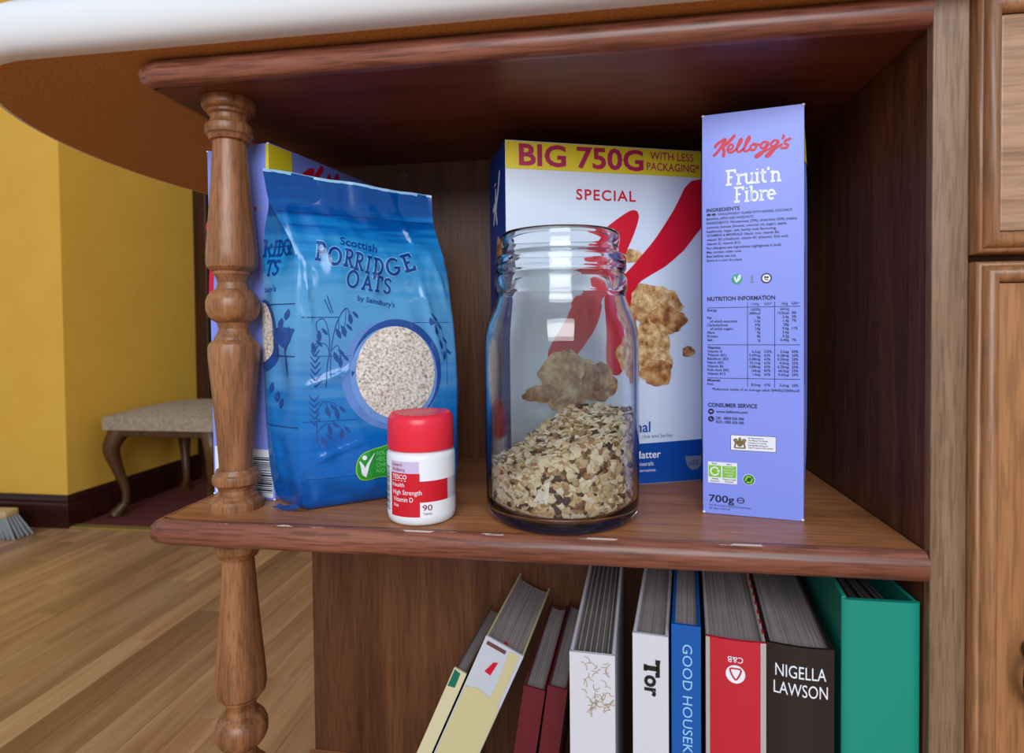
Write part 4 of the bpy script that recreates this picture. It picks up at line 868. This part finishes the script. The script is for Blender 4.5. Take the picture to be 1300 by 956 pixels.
for k in range(n):
    a = 2 * math.pi * k / n; x, y = rc * math.cos(a), rc * math.sin(a)
    core.append((a, x, y))
g.v += [(0.90 * x, 0.90 * y, 0.0105) for a, x, y in core] + [(x, y, 0.0170) for a, x, y in core] + [(x, y, mz(x, y) - 0.004) for a, x, y in core]
for q in (0.66, 0.33): g.v += [(x * q, y * q, mz(x * q, y * q) - 0.004) for a, x, y in core]
for j in range(4):
    for k in range(n): g.f.append((j * n + k, j * n + (k + 1) % n, (j + 1) * n + (k + 1) % n, (j + 1) * n + k))
g.f.append(tuple(reversed(range(n)))); g.f.append(tuple(4 * n + k for k in range(n))); g.m = [3] * len(g.f)
rnd = random.Random(11)
def flake(c, nrm, size, asp, mi, thick=0.0005, bend=0.35):
    nrm = nrm.normalized(); a = nrm.cross(Vector((rnd.uniform(-1, 1), rnd.uniform(-1, 1), rnd.uniform(-1, 1)))).normalized(); b = nrm.cross(a); m = 8
    top = []; bot = []
    for k in range(m):
        t = 2 * math.pi * k / m; q = rnd.uniform(0.8, 1.15); x = size * q * math.cos(t); y = size * asp * q * math.sin(t)
        h = -bend * (x * x) / size + rnd.uniform(-0.12, 0.12) * size
        top.append(c + a * x + b * y + nrm * (h + thick)); bot.append(c + a * x + b * y + nrm * (h - thick))
    v = top + bot + [c + nrm * thick * 1.6, c - nrm * thick * 1.2]
    f = [(k, (k + 1) % m, 2 * m) for k in range(m)] + [(m + (k + 1) % m, m + k, 2 * m + 1) for k in range(m)] + [(m + k, m + (k + 1) % m, (k + 1) % m, k) for k in range(m)]
    out = []
    for p in v:
        rr = math.hypot(p.x, p.y); lim = RI if p.z > 0.018 else RI - 0.006 * (0.018 - p.z) / 0.009
        if rr > lim: p = Vector((p.x * lim / rr, p.y * lim / rr, p.z))
        out.append((p.x, p.y, max(0.0098, p.z)))
    g.add(out, f, mi)
def lump(c, size, mi):
    bm = bmesh.new(); bmesh.ops.create_icosphere(bm, subdivisions=1, radius=size)
    s = [rnd.uniform(0.6, 1.2) for _ in range(3)]; bm.verts.index_update()
    vv = []
    for v in bm.verts:
        p = c + Vector((v.co.x * s[0], v.co.y * s[1], v.co.z * s[2])) * rnd.uniform(0.75, 1.2); rr = math.hypot(p.x, p.y)
        lim = RI if p.z > 0.018 else RI - 0.006 * (0.018 - p.z) / 0.009
        if rr > lim: p = Vector((p.x * lim / rr, p.y * lim / rr, p.z))
        vv.append((p.x, p.y, max(0.0100, p.z)))
    g.add(vv, [[v.index for v in f.verts] for f in bm.faces], mi); bm.free()
def pick(): return rnd.choices([0, 1, 2, 4, 5], [0.42, 0.30, 0.14, 0.08, 0.06])[0]
for k in range(1900):
    a = rnd.uniform(0, 2 * math.pi); x, y = math.cos(a), math.sin(a)
    z = rnd.uniform(0.0105, mz(x * RI, y * RI)); rr = RI - rnd.uniform(0.0004, 0.0035) - max(0, 0.018 - z) * 0.5
    c = Vector((x * rr, y * rr, z)); nn = Vector((x, y, 0)) + Vector((rnd.uniform(-1, 1), rnd.uniform(-1, 1), rnd.uniform(-1, 1))) * rnd.choice([0.35, 0.9])
    flake(c, nn, rnd.uniform(0.0020, 0.0050), rnd.uniform(0.55, 0.9), pick())
for k in range(1000):
    rr = RI * math.sqrt(rnd.random()); a = rnd.uniform(0, 2 * math.pi); x, y = rr * math.cos(a), rr * math.sin(a)
    c = Vector((x, y, mz(x, y) + rnd.uniform(-0.003, 0.002))); nn = Vector((rnd.uniform(-.8, .8), rnd.uniform(-.8, .8), 1))
    flake(c, nn, rnd.uniform(0.0022, 0.0050), rnd.uniform(0.6, 0.9), pick())
for k in range(60):
    a = rnd.uniform(0, 2 * math.pi); z = rnd.uniform(0.013, mz(math.cos(a) * RI, math.sin(a) * RI)); rr = RI - rnd.uniform(0.002, 0.004) - max(0, 0.018 - z) * 0.5
    lump(Vector((rr * math.cos(a), rr * math.sin(a), z)), rnd.uniform(0.0022, 0.0045), rnd.choice([5, 5, 6]))
for (dx, dz, s) in ((0.000, 0.026, 0.0055), (0.008, 0.024, 0.0050), (-0.004, 0.032, 0.0045), (0.016, 0.030, 0.0048)):
    a = -math.pi / 2 + dx / RI; lump(Vector(((RI - 0.0035) * math.cos(a), (RI - 0.0035) * math.sin(a), dz)), s, 5)
a0 = -math.pi / 2 - 0.12
tri = [(-0.010, 0.024), (0.000, 0.0225), (0.002, 0.0385), (-0.002, 0.037)]
pv = []
for o in (0, -0.0012):
    for dx, z in tri:
        a = a0 + dx / RI; pv.append(((RI + o) * math.cos(a), (RI + o) * math.sin(a), z))
g.add(pv, [(0, 1, 2, 3), (7, 6, 5, 4), (0, 4, 5, 1), (1, 5, 6, 2), (2, 6, 7, 3), (3, 7, 4, 0)], 7)
MU = [mat('oat_cream', rgb(230, 214, 184), 0.7), mat('oat_tan', rgb(206, 178, 138), 0.7), mat('bran_brown', rgb(164, 126, 90), 0.75), mat('muesli_core', rgb(120, 92, 66), 0.9), mat('oat_white', rgb(232, 222, 204), 0.7), mat('raisin_dark', rgb(52, 38, 40), 0.5), mat('date_red', rgb(112, 56, 34), 0.5), mat('coconut_white', rgb(240, 236, 224), 0.5)]
NOFLIP.add('muesli')
g.v = [(x + JX, y + JY, z + 0.0003) for x, y, z in g.v]
mu = obj('muesli', g, MU)
tag(mu, 'loose muesli of oat flakes, raisins and coconut heaped inside the glass jar', 'muesli', kind='stuff')

# ------------------------------------------------------------------ books below
BZ = -0.348
PAGES = speckle('page_edges', [(0.35, rgb(112, 104, 106)), (0.65, rgb(164, 156, 156))], 1.0, 0.9, 3, sx=(1500, 6, 1500))
def book(name, label, loc, yaw, tilt, th, dep, ht, cover, cat='book', spine_m=None, page_in=0.004, cth=0.0024, round_=0.0, page_top=0.004, board2=None):
    """loc: front-left-bottom corner; leaning right by tilt about the depth axis; local x thick, y depth, z height"""
    t = thing(name, label, cat, loc, rot=(Matrix.Rotation(-yaw, 3, 'Z') @ Matrix.Rotation(tilt, 3, 'Y')).to_euler())
    obj('cover_board', G().bbox(0, cth, 0.001, dep, 0, ht, 0.0006, 1), cover, t)
    obj('cover_board', G().bbox(th - cth, th, 0.001, dep, 0, ht, 0.0006, 1), board2 or cover, t)
    n = 8; g = G(); pts = [(th * k / n, -round_ * math.sin(math.pi * k / n)) for k in range(n + 1)]
    pts += [(x, y + cth) for x, y in reversed(pts)]
    g.prism(pts, 0, ht); obj('spine', g, spine_m or cover, t, smooth=True, angle=30)
    g = G(); m = 10; top = []
    prof = [(cth + (th - 2 * cth) * k / m, cth * 1.1 + 0.0016 * (1 - (2 * k / m - 1) ** 2)) for k in range(m + 1)]
    prof += [(cth + (th - 2 * cth) * k / m, dep - page_in - 0.004 * (1 - (2 * k / m - 1) ** 2)) for k in range(m, -1, -1)]
    g.prism(prof, 0.003, ht - page_top); obj('page_block', g, PAGES, t)
    return t
def spine_map(th, round_=0.0): return lambda u, z, o=0.0003: (u, -round_ * math.sin(math.pi * min(1, max(0, u / th))) - o, z)
YAW = R(8)
TEALC = mat('teal_board', rgb(12, 140, 122), 0.45)
# teal ring binder, wedge shaped
tb = thing('ring_binder', 'teal green ring binder standing at the right end of the books', 'binder', (-0.0487, 0.004, BZ), 0)
hb = 0.3145
g = G(); g.prism([(0, 0.002), (0.0025, 0.002), (0.0325, 0.222), (0.0300, 0.222)], 0, hb); obj('cover_board', g, TEALC, tb)
g = G(); g.prism([(0.0442, 0.002), (0.0467, 0.002), (0.0465, 0.222), (0.044, 0.222)], 0, hb - 0.002); obj('cover_board', g, TEALC, tb)
g = G(); g.prism([(-0.0003, 0.0015), (0.001, 0.0), (0.006, -0.0008), (0.040, -0.0008), (0.0455, 0.0), (0.047, 0.0015), (0.047, 0.003), (-0.0003, 0.003)], 0, hb - 0.0015); obj('spine', g, TEALC, tb, smooth=True)
g = G()
for k in range(9):
    x = 0.008 + k * 0.0034; zt = hb - 0.012 - 0.004 * random.random(); g.prism([(x, 0.012), (x + 0.0026, 0.012), (x * 0.25 + 0.0318, 0.18), (x * 0.25 + 0.0310, 0.18)], 0.004, zt)
obj('papers', g, mat('dark_papers', rgb(70, 60, 66), 0.8), tb)
# dark cookbook with author's name
def mkspine(b, th, ht, parts, rn=0.0): 
    for nm, part, m, o in parts: decal(nm, part, (lambda u, z, o=o: spine_map(th, rn)(u, z, o)), m, b)
DARK = mat('black_brown_jacket', rgb(34, 26, 26), 0.35)
ht = 0.2785; th = 0.0412
b = book('cookbook', 'thick dark brown cookbook with white spine lettering beside the teal binder', (-0.0945, 0.010, BZ), YAW, 0, th, 0.19, ht, DARK, round_=0.0025)
mkspine(b, th, ht, [('spine_text', merge(text2d('NIGELLA', 0.0085, th / 2, ht - 0.0210, 0.0310, 'C'), text2d('LAWSON', 0.0085, th / 2, ht - 0.0330, 0.0330, 'C')), WHITE_INK, 0.0004)], 0.0025)
obj('ribbon', G().bbox(0.012, 0.0165, 0.002, 0.006, ht - 0.006, ht - 0.0025, 0.0005), mat('ribbon_red', rgb(120, 24, 30), 0.6), b)
# red spine book standing upside down
GREYC = mat('grey_jacket', rgb(176, 172, 168), 0.5); REDS = mat('red_spine', rgb(190, 34, 50), 0.45)
ht = 0.2800; th = 0.0385
b = book('cookbook', 'red spined book with white oval emblem between the blue and dark books', (-0.1345, 0.010, BZ), YAW, 0, th, 0.19, ht, GREYC, spine_m=REDS, round_=0.002)
edge = merge(rect2d(0, 0.0026, 0, ht), rect2d(th - 0.0036, th, 0, ht))
mkspine(b, th, ht, [('jacket_edge', edge, GREYC, 0.0005), ('emblem', disc2d(0.0190, ht - 0.0226, 0.0062), WHITE_INK, 0.0006), ('emblem', stroke2d(spline([(0.0155, ht - 0.0196), (0.0188, ht - 0.0186), (0.0226, ht - 0.0196), (0.0192, ht - 0.0262)], 5, True), 0.0011, True), REDS, 0.0009), ('spine_text', text2d('C&B', 0.0040, 0.0238, ht - 0.0108, 0.0098, 'L', rot=math.pi), WHITE_INK, 0.0006)], 0.002)
g = G()
for k in range(11): g.bbox(th - 0.0012, th + 0.0003, 0.012 + k * 0.015, 0.019 + k * 0.015, ht - 0.004, ht + 0.0004, 0.0004, 1)
obj('cover_pattern', g, REDS, b)
# blue book
BLUEC = mat('blue_jacket', rgb(0, 86, 168), 0.35)
ht = 0.2868; th = 0.0195
b = book('cookbook', 'slim bright blue book with pale spine lettering', (-0.1575, 0.010, BZ), YAW, 0, th, 0.185, ht, BLUEC)
mkspine(b, th, ht, [('spine_text', xf(text2d('GOOD HOUSEKEEPING', 0.0064, 0, 0, 0.110), lambda a, bb: (0.0075 + bb, ht - 0.0130 - a)), mat('pale_blue_text', rgb(150, 200, 240), 0.4), 0.0004)])
# white book with bold black lettering
WHT = mat('white_jacket', rgb(210, 210, 220), 0.45)
ht = 0.2792; th = 0.0242
b = book('cookbook', 'white spined book with bold black serif lettering left of the blue book', (-0.1840, 0.009, BZ), YAW, 0, th, 0.185, ht, WHT)
S2 = merge(xf(slab_word('T', 0.0090, 0, 0, 0.26, 0.0100), lambda a, bb: (a, bb)), text2d('or', 0.0105, 0.0100, 0.0, bold=0.035))
mkspine(b, th, ht, [('spine_text', xf(S2, lambda a, bb: (0.0085 + bb, ht - 0.0180 - a)), BLACK_INK, 0.0004)])
obj('head_band', G().bbox(0.003, th - 0.003, 0.0025, 0.0038, ht - 0.005, ht - 0.0012, 0.0004, 1), mat('ribbon_pink', rgb(150, 40, 60), 0.6), b)
# white file with straw drawing
ht = 0.2628; th = 0.0318
b = book('recipe_folder', 'white folder with a straw sprig drawing on its spine, open at the top', (-0.2280, 0.009, BZ), R(4), 0, th, 0.20, ht, WHT, page_top=0.010)
g = G(); rs = random.Random(5)
sp_parts = []
for k in range(46):
    x = rs.uniform(0.012, 0.029); z = ht - rs.uniform(0.004, 0.040); a = rs.uniform(0, 6.28); l = rs.uniform(0.003, 0.007); sp_parts.append(stroke2d(spline([(x, z), (min(0.031, x + l * .5 * math.cos(a)), z + l * .6 * math.sin(a)), (min(0.031, x + l * math.cos(a + .4)), min(ht - 0.001, z + l * math.sin(a + .4)))], 3), 0.0005))
mkspine(b, th, ht, [('sprig_drawing', merge(*sp_parts), mat('straw_ink', rgb(170, 150, 110), 0.5), 0.0004)])
for k in range(6):
    obj('page_divider', G().box(0.005 + k * 0.0042, 0.0056 + k * 0.0042, 0.006, 0.19, ht - 0.012, ht - 0.004), GREYC, b)
# leaning books
MAROON = mat('maroon_boards', rgb(96, 20, 32), 0.5); CREAM = mat('cream_boards', rgb(206, 196, 150), 0.55)
b = book('hardback_book', 'leaning hardback with maroon boards next to the white folder', (-0.2770, 0.060, BZ + 0.0022), R(4), R(8), 0.0160, 0.150, 0.2071, MAROON, page_in=0.003, cth=0.0016)
b = book('hardback_book', 'leaning hardback with maroon boards beside the cream book', (-0.2995, 0.060, BZ + 0.0027), R(4), R(9), 0.0175, 0.150, 0.2057, MAROON, page_in=0.003, cth=0.0016)
ht = 0.2338; th = 0.036
b = book('hardback_book', 'cream hardback with a torn spine and red ribbon, leaning to the right', (-0.3985, 0.096, BZ + 0.0147), R(5), R(24), th, 0.135, ht, CREAM, spine_m=mat('torn_spine_paper', rgb(196, 202, 214), 0.6), page_in=0.003, cth=0.002)
mkspine(b, th, ht, [('red_ribbon', poly2d([(0.0150, ht - 0.018), (0.0188, ht - 0.016), (0.0170, ht - 0.030), (0.0110, ht - 0.029)]), RED_INK, 0.0006), ('torn_paper', poly2d([(0.0235, ht - 0.002), (0.0330, ht - 0.001), (0.0335, ht - 0.06), (0.0240, ht - 0.06), (0.0250, ht - 0.03)]), CREAM, 0.0005), ('torn_strip', poly2d([(0.001, ht - 0.050), (0.012, ht - 0.046), (0.024, ht - 0.048), (0.0355, ht - 0.052), (0.0355, ht - 0.120), (0.001, ht - 0.120)]), CREAM, 0.0007), ('headband_strip', rect2d(0.003, 0.021, ht - 0.0065, ht - 0.0030), mat('band_maroon', rgb(110, 60, 66), 0.6), 0.0006)])
obj('ribbon', G().bbox(0.0165, 0.0195, 0.003, 0.012, ht - 0.0045, ht - 0.0030, 0.0004, 1), RED_INK, b)
ht = 0.2112; th = 0.012
b = book('hardback_book', 'brown book with cream and green spine at the left end, leaning right', (-0.4180, 0.096, BZ + 0.0049), R(5), R(24), th, 0.125, ht, mat('brown_boards', rgb(104, 74, 54), 0.6), spine_m=mat('cream_spine', rgb(214, 208, 168), 0.5), cth=0.0018)
mkspine(b, th, ht, [('green_patch', poly2d([(0.001, ht - 0.001), (0.007, ht - 0.002), (0.0075, ht - 0.016), (0.001, ht - 0.018)]), mat('teal_patch', rgb(14, 110, 90), 0.5), 0.0005)])

# ------------------------------------------------------------------ stool
st = thing('footstool', 'low footstool with beige upholstered seat and curved wooden legs', 'stool', (-1.735, 1.655, FZ + 0.002), 0)
FAB = speckle('beige_upholstery', [(0.35, rgb(150, 132, 112)), (0.65, rgb(182, 164, 142))], 90, 0.85, bump=0.4)
sw, sd = 0.215, 0.205
g = G()
def cushion(u, v):
    x = (2 * u - 1); y = (2 * v - 1); h = 0.032 * (1 - abs(x) ** 3.5) * (1 - abs(y) ** 3.5)
    return (x * sw, y * sd, 0.362 + h)
g.grid(cushion, 16, 16); g.grid(lambda u, v: ((2 * u - 1) * sw, (2 * v - 1) * sd, 0.315), 16, 16)
for a, bq in ((lambda u: (-sw + 2 * sw * u, -sd), 0), (lambda u: (sw, -sd + 2 * sd * u), 1), (lambda u: (sw - 2 * sw * u, sd), 2), (lambda u: (-sw, sd - 2 * sd * u), 3)):
    g.grid(lambda u, v, a=a: (*a(u), 0.315 + 0.047 * v), 16, 3)
bm = bmesh.new(); vs = [bm.verts.new(p) for p in g.v]
for q in g.f: bm.faces.new([vs[i] for i in q])
bmesh.ops.remove_doubles(bm, verts=bm.verts[:], dist=1e-5); bm.verts.index_update()
gg = G(); gg.v = [v.co[:] for v in bm.verts]; gg.f = [[v.index for v in f.verts] for f in bm.faces]; gg.m = [0] * len(gg.f); bm.free()
obj('seat_cushion', gg, FAB, st, smooth=True)
obj('seat_rail', G().bbox(-sw + 0.012, sw - 0.012, -sd + 0.012, sd - 0.012, 0.290, 0.316, 0.004), W_STOOL, st)
for sx in (-1, 1):
    for sy in (-1, 1):
        P = [(sx * (sw - 0.040), sy * (sd - 0.040), 0.316), (sx * (sw - 0.022), sy * (sd - 0.022), 0.27), (sx * (sw - 0.018), sy * (sd - 0.018), 0.235), (sx * (sw - 0.030), sy * (sd - 0.030), 0.17), (sx * (sw - 0.045), sy * (sd - 0.045), 0.10), (sx * (sw - 0.045), sy * (sd - 0.045), 0.05), (sx * (sw - 0.030), sy * (sd - 0.030), 0.020), (sx * (sw - 0.022), sy * (sd - 0.022), 0.006), (sx * (sw - 0.022), sy * (sd - 0.022), 0.0)]
        rad = spline([(0.036,), (0.030,), (0.026,), (0.019,), (0.0145,), (0.0135,), (0.019,), (0.023,), (0.016,)], 4)
        obj('leg', G().tube(spline(P, 4), [r[0] for r in rad], 10), W_STOOL, st, smooth=True)

# ------------------------------------------------------------------ floor brush by the wall
br = thing('floor_brush', 'wooden floor brush with grey bristles lying against the yellow wall skirting', 'brush', (-2.26, 1.24, FZ), R(4))
obj('head_block', G().bbox(-0.19, 0.16, -0.026, 0.026, 0.066, 0.090, 0.007, 3), wood('brush_wood', rgb(176, 146, 100), rgb(206, 178, 130), rgb(220, 196, 150), 'X', 1, 0.5, 0.1), br, smooth=True)
g = G(); rs = random.Random(3)
for i in range(44):
    for j in range(5):
        x = -0.18 + 0.335 * i / 43; y = -0.02 + 0.01 * j; fx = 0.045 * (x / 0.17) + rs.uniform(-0.006, 0.006); fy = y * 0.5 + rs.uniform(-0.004, 0.004)
        g.tube([(x, y, 0.068), (x + fx * 0.5, y + fy * 0.5, 0.034), (x + fx, y + fy, 0.001)], [0.0038, 0.0042, 0.003], 5)
o = obj('bristles', g, mat('grey_bristle', rgb(150, 154, 158), 0.7), br); o['kind'] = 'stuff'
obj('handle', G().tube([(-0.16, 0.0, 0.08), (-0.5, 0.03, 0.45), (-0.85, 0.06, 0.83)], 0.012, 12), MATS['brush_wood'], br, smooth=True)
